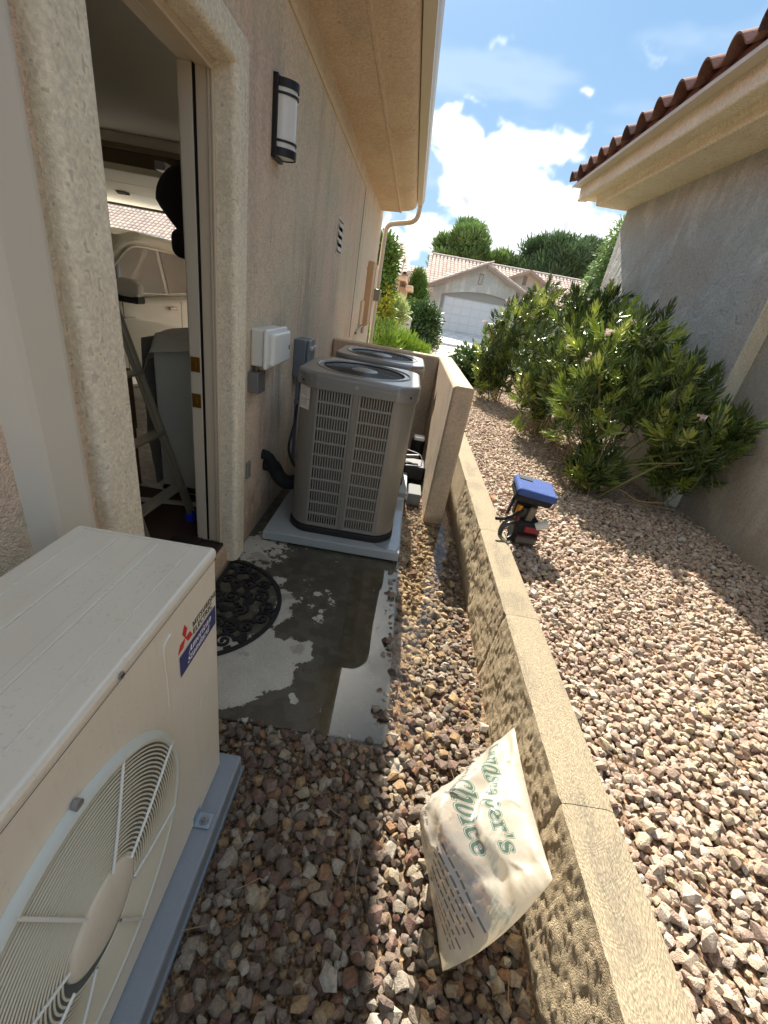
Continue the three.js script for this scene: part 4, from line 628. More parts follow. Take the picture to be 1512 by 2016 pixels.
const petal = mat({ phys: true, color: C(242, 224, 220), roughness: .6, transmission: .25, thickness: 0, side: THREE.DoubleSide });
const flowerGeo = (() => { const r = rng(5), out = []; for (let k = 0; k < 5; k++) { const c = [(r() - .5) * .07, r() * .05, (r() - .5) * .07]; for (let i = 0; i < 5; i++) { const a = i / 5 * 6.283 + k; const d = new THREE.Vector3(Math.cos(a) * .8, .55, Math.sin(a) * .8); out.push(place(lance(.03, .026, .2, .1), c, d, a)); } } const g = mergeGeometries(out); g.computeVertexNormals(); return g; })();
function oleander(label, bx, bz, lobes, nShoot, seed, scaleL, flowers, stems = 16, low = []) {
  const t = thing('oleander_shrub', label, 'shrub'), r = rng(seed), by = rightH(bx, bz), st = [];
  const tips = [];
  for (let i = 0; tips.length < nShoot; i++) {
    const L = lobes[i % lobes.length]; const th = r() * 6.283, y = r() * 2 - 1, q = Math.sqrt(1 - y * y), k = Math.pow(.30 + .70 * r(), .6); const p = new THREE.Vector3(L[0] + L[3] * q * Math.cos(th) * k, L[1] + L[4] * y * k, L[2] + L[5] * q * Math.sin(th) * k);
    if (p.y < by + .12 || p.x > (p.z > -3.78 ? 2.74 : 2.62)) continue; if (y < -.55 && r() > .3) continue; tips.push([p, L, y]);
  }
  for (const [p, L, y] of tips) {
    const out = new THREE.Vector3((p.x - L[0]) / L[3], (p.y - L[1]) / L[4] + .75, (p.z - L[2]) / L[5]).normalize(); out.x += (r() - .5) * 1.2; out.z += (r() - .5) * 1.2; out.y -= r() * .25; out.normalize();
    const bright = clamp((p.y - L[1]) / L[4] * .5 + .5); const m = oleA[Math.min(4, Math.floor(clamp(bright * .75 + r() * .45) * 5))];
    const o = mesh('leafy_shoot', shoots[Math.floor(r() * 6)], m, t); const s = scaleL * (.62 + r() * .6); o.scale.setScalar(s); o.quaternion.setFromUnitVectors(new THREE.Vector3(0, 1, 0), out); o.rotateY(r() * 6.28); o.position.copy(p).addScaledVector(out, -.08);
    st.push([p.clone().addScaledVector(out, .02), out]);
  }
  { const nx = Math.round(nShoot * 1.45), list = []; for (let i = 0; list.length < nx; i++) { const L = lobes[i % lobes.length], th = r() * 6.283, y = r() * 2 - 1, q = Math.sqrt(1 - y * y), k = Math.cbrt(r()) * .95, p = new THREE.Vector3(L[0] + L[3] * q * Math.cos(th) * k, L[1] + L[4] * y * k, L[2] + L[5] * q * Math.sin(th) * k); if (p.y < by + .1 || p.x > (p.z > -3.78 ? 2.74 : 2.62)) continue; list.push(p); }
    const im = new THREE.InstancedMesh(shoots[seed % 6], oleA[2], nx), M = new THREE.Matrix4(), q = new THREE.Quaternion(), c = new THREE.Color(); im.name = 'inner_foliage'; im.userData.kind = 'stuff'; im.castShadow = im.receiveShadow = true;  // inner shoots take a darker green, shade of the gaps put into colour
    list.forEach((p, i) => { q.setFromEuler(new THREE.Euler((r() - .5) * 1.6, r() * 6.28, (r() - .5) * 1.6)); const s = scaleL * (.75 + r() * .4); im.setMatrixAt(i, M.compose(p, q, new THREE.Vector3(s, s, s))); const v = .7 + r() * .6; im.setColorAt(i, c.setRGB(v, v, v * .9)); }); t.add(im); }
  // woody stems from the base to some of the tips
  const wood = [], green = [];
  for (let i = 0; i < stems; i++) { const [p, d] = st[Math.floor(r() * st.length)], a = r() * 6.28, b0 = [bx + .16 * Math.cos(a) * r(), by - .02, bz + .2 * Math.sin(a) * r()]; const m = [lerp(b0[0], p.x, .45) + (r() - .5) * .12, lerp(b0[1], p.y, .5) + .1 * r(), lerp(b0[2], p.z, .45) + (r() - .5) * .12]; mesh('stem', tube([b0, m, [p.x, p.y, p.z]], .006 + .007 * r(), 10, 5), r() > .4 ? stemM : stemG, t); }
  for (const [p, d] of st) if (r() > .35) green.push(tube([[p.x - d.x * .3 + (r() - .5) * .06, p.y - .26, p.z - d.z * .3 + (r() - .5) * .06], [p.x - d.x * .1, p.y - .1, p.z - d.z * .1], [p.x, p.y, p.z]], .0035, 5, 4));
  mesh('twigs', green, stemG, t);
  for (let i = 0; i < flowers; i++) { const c = tips.filter(q => q[2] > .25); const [p] = c[Math.floor(r() * c.length)] || tips[0]; const o = mesh('flower_cluster', flowerGeo, petal, t); o.position.set(p.x + (r() - .5) * .1, p.y + .13, p.z + (r() - .5) * .1); o.rotation.y = r() * 6; o.scale.setScalar(.5 + r() * .5); }
  for (const p of low) mesh('stem', tube(p, .007, 16, 5), stemM, t);
  return base(t, bx, by, bz);
}
oleander('near right oleander shrub leaning against the grey wall, biggest leaves, dark branch reaching right', 1.93, -3.78, [[1.92, 1.28, -4.1, .50, .48, .55], [2.28, 1.2, -3.9, .40, .36, .5], [2.42, .95, -3.55, .34, .26, .36], [1.82, .98, -4.0, .42, .40, .42], [2.1, 1.58, -4.5, .5, .34, .5], [1.86, .50, -3.75, .22, .18, .2], [2.6, 1.02, -3.42, .13, .14, .16], [2.5, .70, -3.6, .22, .26, .22]], 270, 31, 1.12, 13, 22, [[[1.95, .33, -3.74], [2.1, .36, -3.60], [2.28, .37, -3.5], [2.5, .40, -3.4]], [[1.93, .34, -3.7], [2.06, .45, -3.55], [2.18, .42, -3.42], [2.36, .46, -3.36]], [[1.95, .32, -3.8], [2.2, .72, -3.9], [2.45, .95, -4.0]], [[1.93, .32, -3.8], [2.05, .7, -3.85], [2.2, 1.05, -3.95]]]);
oleander('middle oleander shrub between the near one and the tallest one', 1.98, -5.75, [[1.75, 1.15, -5.6, .42, .55, .6], [2.1, 1.5, -5.9, .5, .55, .6], [1.7, .8, -5.5, .3, .35, .4], [2.3, 1.75, -6.1, .4, .4, .5], [2.0, 1.0, -6.4, .45, .55, .5], [1.9, 1.2, -4.9, .4, .5, .4]], 210, 32, 1.05, 12, 14);
oleander('tallest oleander shrub at the far left end, topped with pink-white flowers', 1.72, -7.9, [[1.95, 1.0, -7.4, .4, .6, .5], [1.55, 1.1, -7.8, .34, .62, .5], [1.85, 1.45, -7.9, .44, .6, .55], [1.5, .7, -7.7, .26, .4, .4], [2.2, 1.78, -8.2, .4, .48, .5]], 270, 33, 1.12, 26, 14);
{ // low sprout and small round bush
  const t = thing('oleander_sprout', 'little oleander sprout on the gravel in front of the shrubs', 'sprout'), r = rng(6);
  for (let i = 0; i < 5; i++) { const o = mesh('leafy_shoot', shoots[i], oleA[3], t); o.scale.setScalar(.55 + r() * .3); o.position.set(1.52 + (r() - .5) * .12, .36 + r() * .1, -5.35 + (r() - .5) * .12); o.rotation.set((r() - .5) * .9, r() * 6, (r() - .5) * .9); }
  mesh('stem', rod([1.52, .29, -5.35], [1.53, .42, -5.36], .005, 6), stemM, t); base(t, 1.52, .29, -5.35);
}
// leaf clumps for shrubs and trees further away
function clump(seed, n, R, L, w, up = 0) { const r = rng(seed), out = [], lf = lance(L, w, .2, .15); for (let i = 0; i < n; i++) { const th = r() * 6.283, y = r() * 2 - 1, q = Math.sqrt(1 - y * y), k = R * Math.cbrt(r()); const d = new THREE.Vector3(q * Math.cos(th), y + up, q * Math.sin(th)); out.push(place(lf, [k * q * Math.cos(th), k * y, k * q * Math.sin(th)], d, r() * 6, .7 + r() * .6)); } const g = mergeGeometries(out); g.computeVertexNormals(); return g; }
function crown(t, name, geo, m, lobes, n, seed, opt = {}) {
  const r = rng(seed), im = new THREE.InstancedMesh(geo, m, n), q = new THREE.Quaternion(), M = new THREE.Matrix4(), c = new THREE.Color(); im.name = name; im.userData.kind = 'stuff'; im.castShadow = im.receiveShadow = true;
  for (let i = 0; i < n; i++) { const L = lobes[i % lobes.length], th = r() * 6.283, y = r() * 2 - 1, s = Math.sqrt(1 - y * y), k = Math.pow(.25 + .75 * r(), .45) * (1 + (r() > .93 ? .18 : 0)); const p = new THREE.Vector3(L[0] + L[3] * s * Math.cos(th) * k, L[1] + L[4] * y * k, L[2] + L[5] * s * Math.sin(th) * k); q.setFromEuler(opt.upright ? new THREE.Euler((r() - .5) * .7, r() * 6.28, (r() - .5) * .7) : new THREE.Euler(r() * 6, r() * 6, r() * 6)); const S = (opt.size || 1) * (.7 + r() * .6); im.setMatrixAt(i, M.compose(p, q, new THREE.Vector3(S, S, S))); const v = .72 + r() * .5; im.setColorAt(i, c.setRGB(v * (1 + (r() - .5) * .2), v, v * .9)); }
  t.add(im); return im;
}
function lobed(w, h, d, y0, n, seed) { const r = rng(seed), out = []; for (let i = 0; i < n; i++) { const a = r() * 6.283, k = Math.sqrt(r()), y = r(), s = .12 + .2 * r(); out.push([w * k * Math.cos(a) * (1 - y * y * .45), y0 + h * y, d * k * Math.sin(a), w * s * 1.5, h * s * 1.15, d * s * 1.5]); } return out; }
function plant(name, label, cat, x, y, z, lobes, n, geo, m, seed, opt = {}) {
  const t = thing(name, label, cat), r = rng(seed + 1000);
  crown(t, opt.part || 'foliage', geo, m, lobes.map(l => [x + l[0], y + l[1], z + l[2], l[3], l[4], l[5]]), n, seed, opt);
  if (opt.trunk) { const [rad, hgt, k] = opt.trunk; const T = []; if (k === 'multi') for (let i = 0; i < 6; i++) { const l = lobes[i % lobes.length]; T.push(tube([[x + (r() - .5) * .2, y, z + (r() - .5) * .2], [x + l[0] * .5 + (r() - .5) * .5, y + hgt * .5, z + l[2] * .5], [x + l[0] + (r() - .5) * .6, y + hgt, z + l[2] + (r() - .5) * .5]], rad, 10, 6)); } else { T.push(rod([x, y, z], [x, y + hgt, z], rad, 10, rad * .7)); lobes.forEach(l => T.push(rod([x, y + hgt * .7, z], [x + l[0], y + l[1], z + l[2]], rad * .5, 6, rad * .2))); } mesh('trunk', T, mat({ color: opt.pale ? C(176, 160, 136) : C(92, 76, 60), roughness: .9 }), t); }
  return base(t, x, y, z);
}
const cl1 = clump(1, 26, .22, .09, .04, .4), cl2 = clump(2, 30, .5, .20, .05, -.3), cl3 = clump(3, 30, .24, .10, .022, .8), clT = clump(4, 44, .55, .36, .07, 1.0), clF = clump(5, 40, .6, .24, .055, .5);
const gDark = leafTone(88, 116, 58, .38), gMid = leafTone(112, 144, 62, .42), gLime = leafTone(160, 186, 78, .5), gPale = leafTone(182, 194, 132, .48, .6), gTree = leafTone(92, 116, 72, .36, .6), gTree2 = leafTone(124, 150, 84, .42, .6), gYel = leafTone(196, 196, 76, .5);
plant('box_shrub', 'small round dark green shrub beside the far end of the oleanders', 'shrub', 1.42, .28, -9.4, [[0, .32, 0, .34, .30, .34], [.2, .28, .1, .26, .24, .26]], 170, cl1, gDark, 51);
plant('round_shrub', 'rounded dark green shrub at the left side of the grey garage', 'shrub', .3, .0, -16.0, [[0, 1.05, 0, .5, .55, .5], [.15, .8, .1, .5, .45, .5], [-.15, 1.25, 0, .38, .35, .4], [.2, 1.2, 0, .38, .4, .4]], 480, cl1, gDark, 52, { trunk: [.03, .7, 'multi'] });
plant('hedge', 'bright lime green hedge behind the rear condenser at the corner of the left house', 'hedge', -.5, 0, -11.0, [[-.4, .62, 0, .4, .36, .45], [.05, .58, -.1, .42, .38, .5], [.45, .45, -.2, .4, .3, .4], [-.1, .5, .4, .4, .32, .4], [.75, .34, -.2, .3, .26, .35]], 620, cl3, gLime, 53, { upright: 1, size: 1.0 });
plant('pale_shrub', 'airy pale green shrub with bare pinkish stems behind the lime hedge', 'shrub', -.74, 0, -14.0, [[0, 1.36, 0, .34, .24, .3], [.18, 1.3, 0, .26, .2, .3], [-.16, 1.25, 0, .26, .2, .3]], 330, cl3, gPale, 54, { trunk: [.018, 1.0, 'multi'], pale: 1, upright: 1 });
plant('vine', 'tall leafy yellow-green climbing vine just past the corner of the left house', 'climbing plant', -1.0, 0, -12.0, [[0, .8, 0, .26, .7, .3], [.06, 1.6, 0, .26, .6, .3], [.08, 2.2, 0, .22, .5, .3], [.06, 2.65, 0, .14, .25, .2], [.1, 1.3, 0, .25, .4, .3]], 560, cl1, gMid, 55, { trunk: [.03, 2.2] });
plant('golden_shrub', 'patch of golden yellow leaves hanging on the lower part of the vine', 'shrub', -.78, 0, -11.7, [[0, 1.55, 0, .16, .3, .2], [.03, 1.25, 0, .14, .25, .2]], 60, cl1, gYel, 56, { size: .8, trunk: [.01, 1.4] });
plant('red_flower', 'red flowering plant at the left of the pale shrub', 'flower', -.92, 0, -13.0, [[0, 1.02, 0, .12, .13, .12]], 26, clump(8, 14, .06, .05, .03, .5), plain(206, 62, 74, .6), 57, { trunk: [.008, .9, 'multi'] });
plant('red_flower', 'red bloom low at the edge of the lime hedge', 'flower', -.85, 0, -11.0, [[0, .44, 0, .07, .06, .08]], 14, clump(8, 14, .06, .05, .03, .5), plain(206, 62, 74, .6), 58, { size: .7, trunk: [.006, .4] });
plant('conical_tree', 'dark narrow evergreen tree left of the grey garage corner', 'tree', -.02, .2, -26.0, [[0, 1.3, 0, .46, .9, .45], [0, 2.1, 0, .42, .7, .4], [.15, 1.7, 0, .4, .7, .4], [-.2, 1.5, 0, .36, .9, .4], [0, 2.6, 0, .25, .4, .25]], 700, cl3, gMid, 59, { trunk: [.09, 1.6], size: 1.1, upright: 1 });
plant('palm_shrub', 'light green arching shrub in front of the brown garden wall', 'shrub', -1.0, .2, -23.5, [[0, 1.3, 0, .5, .5, .4], [.7, 1.1, 0, .5, .35, .4]], 150, cl3, gLime, 60, { size: 1.3, trunk: [.03, 1.2, 'multi'] });
plant('fountain_grass', 'tuft of dull ornamental grass beside the driveway edge', 'grass tuft', 0.68, .06, -17.2, [[0, .32, 0, .3, .28, .3]], 110, cl3, leafTone(128, 118, 72, .3, .7), 61, { upright: 1 });
plant('background_tree', 'large billowing green tree behind the ridge of the grey garage house', 'tree', 3.9, 0, -50, lobed(2.7, 4.6, 2, 4.2, 26, 5), 1500, clT, gTree2, 62, { trunk: [.3, 5], upright: 1 });
plant('background_tree', 'smaller green tree just right of the billowing tree on the roofline', 'tree', 7.6, 0, -50, lobed(1.9, 2.4, 1.5, 4.7, 14, 6), 560, clT, gTree2, 63, { trunk: [.22, 4], upright: 1 });
plant('background_tree', 'wide dark feathery tree behind the pinkish gable', 'tree', 13.6, 0, -48, [...lobed(4.8, 3.9, 2.2, 4.4, 34, 7), [-1.2, 8.2, 0, 1.2, 1.3, 1], [2.2, 8.4, 0, 1.3, 1.4, 1]], 2300, clT, gTree, 64, { trunk: [.35, 5], upright: 1 });
plant('background_tree', 'light green tree rising against the corner of the right grey house', 'tree', 10.9, 0, -26, lobed(1.8, 5.0, 1.5, 1.6, 24, 8), 1300, clF, gTree2, 65, { trunk: [.18, 4] });

// ======================= houses across the street =======================
const tileG = (() => { const p = []; for (let i = 0; i <= 6; i++) { const a = Math.PI * i / 6; p.push([-.10 * Math.cos(a), .075 * Math.sin(a)]); } const sh = new THREE.Shape([...p, ...p.map(q => [q[0] * .86, q[1] * .84]).reverse()].map(q => new THREE.Vector2(...q))); const g = new THREE.ExtrudeGeometry(sh, { depth: .44, bevelEnabled: false }); g.translate(0, 0, -.44); return uvm(g); })();
const tileM = mat({ color: C(206, 186, 170), map: rep(mottle, 1), roughness: .9 });
// a tiled plane: o = left eave corner, U along the eave, V up the slope, clip(u,v) in metres
function tiles(parent, o, U, V, w, l, clip, seed, m = tileM, pu = .27, pv = .36) {
  const u = new THREE.Vector3(...U).normalize(), v = new THREE.Vector3(...V).normalize(), n = new THREE.Vector3().crossVectors(u, v); if (n.y < 0) n.negate(); const list = [], r = rng(seed);
  for (let j = 0; j * pv < l; j++) for (let i = 0; i * pu < w; i++) { const a = (i + .5) * pu, b = j * pv; if (clip(a, b)) list.push([a, b]); }
  const im = new THREE.InstancedMesh(tileG, m, list.length); im.name = 'roof_tiles'; im.userData.kind = 'stuff'; im.castShadow = im.receiveShadow = true;
  const bas = new THREE.Matrix4().makeBasis(u, n, v.clone().negate()), q = new THREE.Quaternion().setFromRotationMatrix(bas), tilt = new THREE.Quaternion().setFromAxisAngle(new THREE.Vector3(1, 0, 0), -.06), c = new THREE.Color(), M = new THREE.Matrix4(); q.multiply(tilt);
  list.forEach(([a, b], i) => { const p = new THREE.Vector3(...o).addScaledVector(u, a).addScaledVector(v, b).addScaledVector(n, .02); im.setMatrixAt(i, M.compose(p, q, new THREE.Vector3(1.2, 1.2, 1.1))); const k = .78 + r() * .36; im.setColorAt(i, c.setRGB(k, k * (.94 + r() * .06), k * .94)); });
  parent.add(im); return im;
}
const deckM = plain(150, 124, 108, .95);
const quad = (a, b, c, d, th = .06) => { const A = [a, b, c, d].map(p => new THREE.Vector3(...p)), n = A[1].clone().sub(A[0]).cross(A[3].clone().sub(A[0])).normalize(); if (n.y < 0) n.negate(); const L = A.map(p => p.clone().addScaledVector(n, -th)); const f = [[0, 1, 2], [0, 2, 3], [6, 5, 4], [7, 6, 4], [0, 4, 5], [0, 5, 1], [1, 5, 6], [1, 6, 2], [2, 6, 7], [2, 7, 3], [3, 7, 4], [3, 4, 0]], P = [...A, ...L], pos = []; f.forEach(t => t.forEach(i => pos.push(P[i].x, P[i].y, P[i].z))); const g = new THREE.BufferGeometry(); g.setAttribute('position', new THREE.Float32BufferAttribute(pos, 3)); g.computeVertexNormals(); return uvm(g); };
{
  const h = thing('garage_house', 'pale grey house across the street with an arched white garage door and tiled gable', 'house');
  const Z = -30, wallM = mat({ map: rep(greyMap, 6), color: C(255, 255, 252), roughness: .95 }), trim = plain(150, 132, 116, .8), pink = mat({ map: rep(tanMap, 5), roughness: .95 });
  const gx0 = 1.8, gx1 = 6.7, gy0 = .45, gy1 = 2.44, px = 3.95, py = 4.46, ex0 = .72, ey = 2.86, ex1 = 7.5;
  const arch = []; for (let i = 0; i <= 16; i++) { const t = i / 16; arch.push([lerp(gx0 - .22, gx1 + .22, t), gy1 + .06 + .42 * Math.sin(Math.PI * t)]); }
  mesh('wall', prism([[ex0 + .16, .1], [ex0 + .16, ey + .02], [px, py - .12], [ex1 - .16, ey + .02], [ex1 - .16, .1], [gx1 + .22, .1], ...arch.slice().reverse(), [gx0 - .22, .1]], 'z', Z - .3, Z), wallM, h);
  mesh('garage_surround', prism([[gx0 - .22, .1], ...arch, [gx1 + .22, .1], [gx1, .1], [gx1, gy1], [gx0, gy1], [gx0, .1]], 'z', Z - .29, Z - .14), plain(152, 148, 140, .9), h);
  const gd = mesh('garage_door', B(gx0, gx1, gy0, gy1, Z - .28, Z - .22), plain(206, 208, 208, .55), h);
  for (let j = 0; j < 4; j++) for (let i = 0; i < 8; i++) { const x = gx0 + .06 + i * (gx1 - gx0 - .06) / 8, y = gy0 + .05 + j * (gy1 - gy0) / 4, w = (gx1 - gx0) / 8 - .1, k = (gy1 - gy0) / 4 - .1; mesh('panel', B(x, x + w, y, y + k, Z - .2195, Z - .205, .006), plain(212, 213, 212, .55), gd); }
  const gv = mesh('gable_vent', B(px - .30, px - .04, 3.35, 3.93, Z + .001, Z + .04, .03), trim, h); for (let i = 0; i < 6; i++) mesh('louvre', B(px - .255, px - .085, 3.40 + i * .08, 3.46 + i * .08, Z + .0405, Z + .06), wallM, gv);
  const slope = (x0, y0, x1, y1) => Math.hypot(x1 - x0, y1 - y0);
  // front gable roof
  mesh('roof', [quad([ex0 - .1, ey, Z + .35], [px, py, Z + .35], [px, py, Z - 5.2], [ex0 - .1, ey, Z - 5.2], .1), quad([px, py, Z + .35], [ex1 + .1, ey, Z + .35], [ex1 + .1, ey, Z - 5.2], [px, py, Z - 5.2], .1)], deckM, h);
  mesh('barge_board', [bar([ex0 - .1, ey - .10, Z + .36], [px, py - .10, Z + .36], .2, .05), bar([px, py - .10, Z + .36], [ex1 + .1, ey - .10, Z + .36], .2, .05)], trim, h);
  tiles(h, [ex0 - .1, ey, Z - 5.2], [0, 0, 1], [px - ex0 + .1, py - ey, 0], 5.5, slope(ex0 - .1, ey, px, py), () => true, 5); tiles(h, [ex1 + .1, ey, Z - 5.2], [0, 0, 1], [px - ex1 - .1, py - ey, 0], 5.5, slope(ex1 + .1, ey, px, py), () => true, 6);
  { const cap = []; for (const [x0, y0, x1, y1] of [[ex0 - .1, ey, px, py], [ex1 + .1, ey, px, py]]) for (let i = 0; i < 11; i++) { const a = i / 11, b = (i + 1.05) / 11; cap.push(rod([lerp(x0, x1, a), lerp(y0, y1, a) + .045, Z + .33], [lerp(x0, x1, b), lerp(y0, y1, b) + .035, Z + .33], .085, 8, .075)); } mesh('rake_tiles', cap, tileM, h); }
  // main roof behind, ridge parallel to the street
  const mz = -34.6, ry = 5.05, my = 3.0, mx0 = .7, mx1 = 15;
  mesh('main_roof', [quad([mx0 - .25, my, mz + 2.6], [mx1, my, mz + 2.6], [mx1, ry, mz - 1.6], [mx0 + .1, ry, mz - 1.6]), quad([mx0 - .25, my, mz - 6], [mx1, my, mz - 6], [mx1, ry, mz - 1.6], [mx0 + .1, ry, mz - 1.6])], deckM, h);
  tiles(h, [mx0 - .25, my, mz + 2.6], [1, 0, 0], [0, ry - my, -4.2], mx1 - mx0, Math.hypot(ry - my, 4.2), () => true, 7);
  mesh('ridge_tiles', [rod([mx0, ry + .05, mz - 1.6], [mx1, ry + .05, mz - 1.6], .11, 8)], tileM, h);
  mesh('roof_vent', [B(1.75, 2.2, 3.5, 3.85, mz + 1.2, mz + 1.7, .04)], plain(230, 230, 228, .5), h);
  mesh('wall', [B(mx0 + .1, mx1, 0, my - .06, mz - 5.5, mz + 2.2)], wallM, h);
  // second gable, pinkish
  const qx = 6.95, qy = 4.75, q0 = 4.95, q1 = 9.0, qe = 3.75, qz = -31.6;
  mesh('upper_gable', prism([[q0, 2], [q0, qe], [qx, qy - .1], [q1, qe - .05], [q1, 2]], 'z', qz - .3, qz), pink, h); mesh('upper_gable_roof', [quad([q0 - .15, qe, qz + .3], [qx, qy, qz + .3], [qx, qy, qz - 3], [q0 - .15, qe, qz - 3]), quad([qx, qy, qz + .3], [q1 + .1, qe - .05, qz + .3], [q1 + .1, qe - .05, qz - 3], [qx, qy, qz - 3])], mat({ color: C(196, 164, 144), roughness: .9 }), h);
  mesh('barge_board', [bar([q0 - .15, qe - .09, qz + .31], [qx, qy - .09, qz + .31], .18, .05), bar([qx, qy - .09, qz + .31], [q1 + .1, qe - .14, qz + .31], .18, .05)], plain(176, 148, 130, .8), h);
  mesh('gable_vent', B(qx - .28, qx - .04, 3.85, 4.36, qz + .001, qz + .04, .03), trim, h);
  mesh('eave_return', [B(ex0 - .12, ex0 + .3, ey - .42, ey - .1, Z + .02, Z + .36, .03)], plain(190, 168, 146, .8), h);
  base(h, 4, 0, -31);
}
{
  const h = thing('tan_house', 'tan tiled house in the distance beyond the climbing vine', 'house');
  const tan = mat({ map: rep(tanMap, 4), color: C(226, 206, 190), roughness: .95 }), Z = -20;
  mesh('wall', [B(-6, -.78, 0, 2.55, Z - 6, Z), B(-.777, -.45, 0, 2.2, Z - 5.9, Z - .8)], tan, h);
  mesh('eave', [B(-6.2, -.52, 2.42, 2.62, Z - 6.2, Z + .35, .04), B(-.519, -.18, 2.12, 2.3, Z - 6, Z - .5, .03)], plain(216, 186, 156, .8), h);
  const wnd = mesh('window', B(-.776, -.770, 1.35, 1.95, Z - .78, Z - .3), plain(180, 178, 172, .3), h); mesh('muntin', [B(-.769, -.762, 1.35, 1.95, Z - .56, Z - .52)], white, wnd);
  for (let i = 0; i < 3; i++) mesh('window_slat', B(-.72 + i * .085, -.67 + i * .085, 1.5, 1.95, Z - .799, Z - .785), plain(216, 208, 200, .5), h);
  mesh('roof', [quad([-6.4, 2.62, Z + .45], [-.45, 2.62, Z + .45], [-.9, 3.95, Z - 2.8], [-6.4, 3.95, Z - 2.8]), quad([-.45, 2.62, Z + .45], [-.45, 2.62, Z - 6.2], [-.9, 3.95, Z - 6], [-.9, 3.95, Z - 2.8])], deckM, h);
  tiles(h, [-6.4, 2.63, Z + .5], [1, 0, 0], [0, 1.33, -3.25], 5.95, 3.5, (a, b) => a < 5.95 - b * .13, 11);
  mesh('hip_tiles', [rod([-.45, 2.70, Z + .48], [-.9, 4.05, Z - 2.8], .10, 8)], tileM, h);
  base(h, -3, 0, -22);
}
{
  const h = thing('distant_house', 'distant pale roofed house between the tan house and the evergreen tree', 'house');
  mesh('wall', B(-3.2, .9, .2, 2.6, -40, -34), mat({ map: rep(greyMap, 5), roughness: .95 }), h);
  mesh('roof', [quad([-3.4, 2.6, -33.6], [1.1, 2.6, -33.6], [.9, 4.0, -37], [-3.2, 4.0, -37])], deckM, h); tiles(h, [-3.4, 2.62, -33.6], [1, 0, 0], [0, 1.4, -3.4], 4.4, 3.6, () => true, 13);
  mesh('window', B(-1.6, .2, 1.2, 1.8, -33.999, -33.97), plain(90, 100, 110, .2), h);
  base(h, -1, 0, -37);
}
{
  const w = thing('brown_wall', 'low brown block garden wall behind the pale shrub', 'garden wall');
  const m = mat({ map: rep(mottle, 1.4), color: C(132, 100, 86), roughness: .95 });
  for (let j = 0; j < 5; j++) for (let i = 0; i < 8; i++) mesh('block', B(-2.6 + i * .405 + (j % 2) * .2, -2.2 + i * .405 + (j % 2) * .2, .1 + j * .2, .295 + j * .2, -24.0, -23.8, .008), m, w);
  mesh('coping', B(-2.65, .95, 1.1, 1.17, -24.05, -23.78, .01), m, w); base(w, -.8, .1, -23.9);
}
{
  const t = thing('mailbox', 'white pedestal mailbox with two small doors beside the round shrub', 'mailbox');
  const m = plain(226, 222, 214, .6), x = -.2, z = -15;
  mesh('pedestal', B(x - .165, x + .165, -.05, .80, z - .16, z + .16, .015), m, t); mesh('box', B(x - .19, x + .19, .80, 1.14, z - .2, z + .2, .015), m, t);
  for (const s of [-1, 1]) { const d = mesh('door', B(x + s * .088 - .072, x + s * .088 + .072, .85, 1.05, z + .201, z + .216, .008), plain(214, 210, 204, .5), t); mesh('number_plate', B(x + s * .088 - .04, x + s * .088 + .04, .98, 1.015, z + .2165, z + .222), plain(70, 70, 70, .5), d); }
  mesh('cap', prism([[x - .22, 1.141], [x + .22, 1.141], [x + .20, 1.19], [x, 1.29], [x - .20, 1.19]], 'z', z - .22, z + .22, { bevel: .01 }), m, t);
  base(t, x, 0, z);
}

// ======================= inside the garage, seen through the door =======================
struct('garage_floor', B(-8, WX - .1605, -.02, DY0 - .003, -6.6, 1.4), mat({ map: rep(mottle, 2), color: C(222, 216, 206), roughness: .6 }));
{
  const h = thing('garage_shell', 'dim garage room seen through the open side door, with ceiling and framed front header', 'garage');
  const wl = plain(236, 232, 222, .9), dk = plain(132, 118, 98, .9);
  mesh('ceiling', B(-8, WX - .1602, 2.92, 3.0, -6.75, 1.6), plain(206, 200, 188, .95), h);
  mesh('wall', [B(-8.1, -8.0, 0, 2.92, -6.75, 1.6), B(-8, WX - .1605, 0, 2.919, 1.4, 1.6)], wl, h);
  mesh('front_wall', [B(-8, WX - .1605, 2.3, 2.919, -6.75, -6.601), B(-3.05, -2.4, -.02, 2.299, -6.75, -6.601), B(-2.399, WX - .1605, -.02, .7, -6.75, -6.601), B(-1.2, WX - .1605, .701, 2.299, -6.75, -6.601), B(-8, -7.6, -.02, 2.299, -6.75, -6.601)], wl, h);
  const wf = mesh('added_light_window', [B(-2.399, -2.34, .701, 2.298, -6.72, -6.64), B(-1.26, -1.201, .701, 2.298, -6.72, -6.64), B(-2.339, -1.261, .701, .76, -6.72, -6.64), B(-2.339, -1.261, 2.24, 2.298, -6.72, -6.64)], white, h); mesh('added_pane', B(-2.339, -1.261, .761, 2.239, -6.684, -6.676), mat({ phys: true, roughness: .01, transmission: 1, thickness: 0, ior: 1.5 }), wf);  // unseen window, added to let sun in beside the car
  mesh('header_panel', B(-7.3, -3.12, 2.37, 2.74, -6.600, -6.56, .01), plain(92, 78, 62, .8), h); mesh('header_trim', [B(-7.4, -3.02, 2.741, 2.80, -6.600, -6.54, .008), B(-3.119, -3.05, 2.37, 2.740, -6.600, -6.54, .008), B(-7.4, -3.02, 2.30, 2.369, -6.600, -6.54, .008)], dk, h);
  mesh('inner_wall', B(WX - .18, WX - .1605, DY0, 2.919, -6.6, DZ1 - .06), wl, h);
  base(h, -4, .1, -3);
}
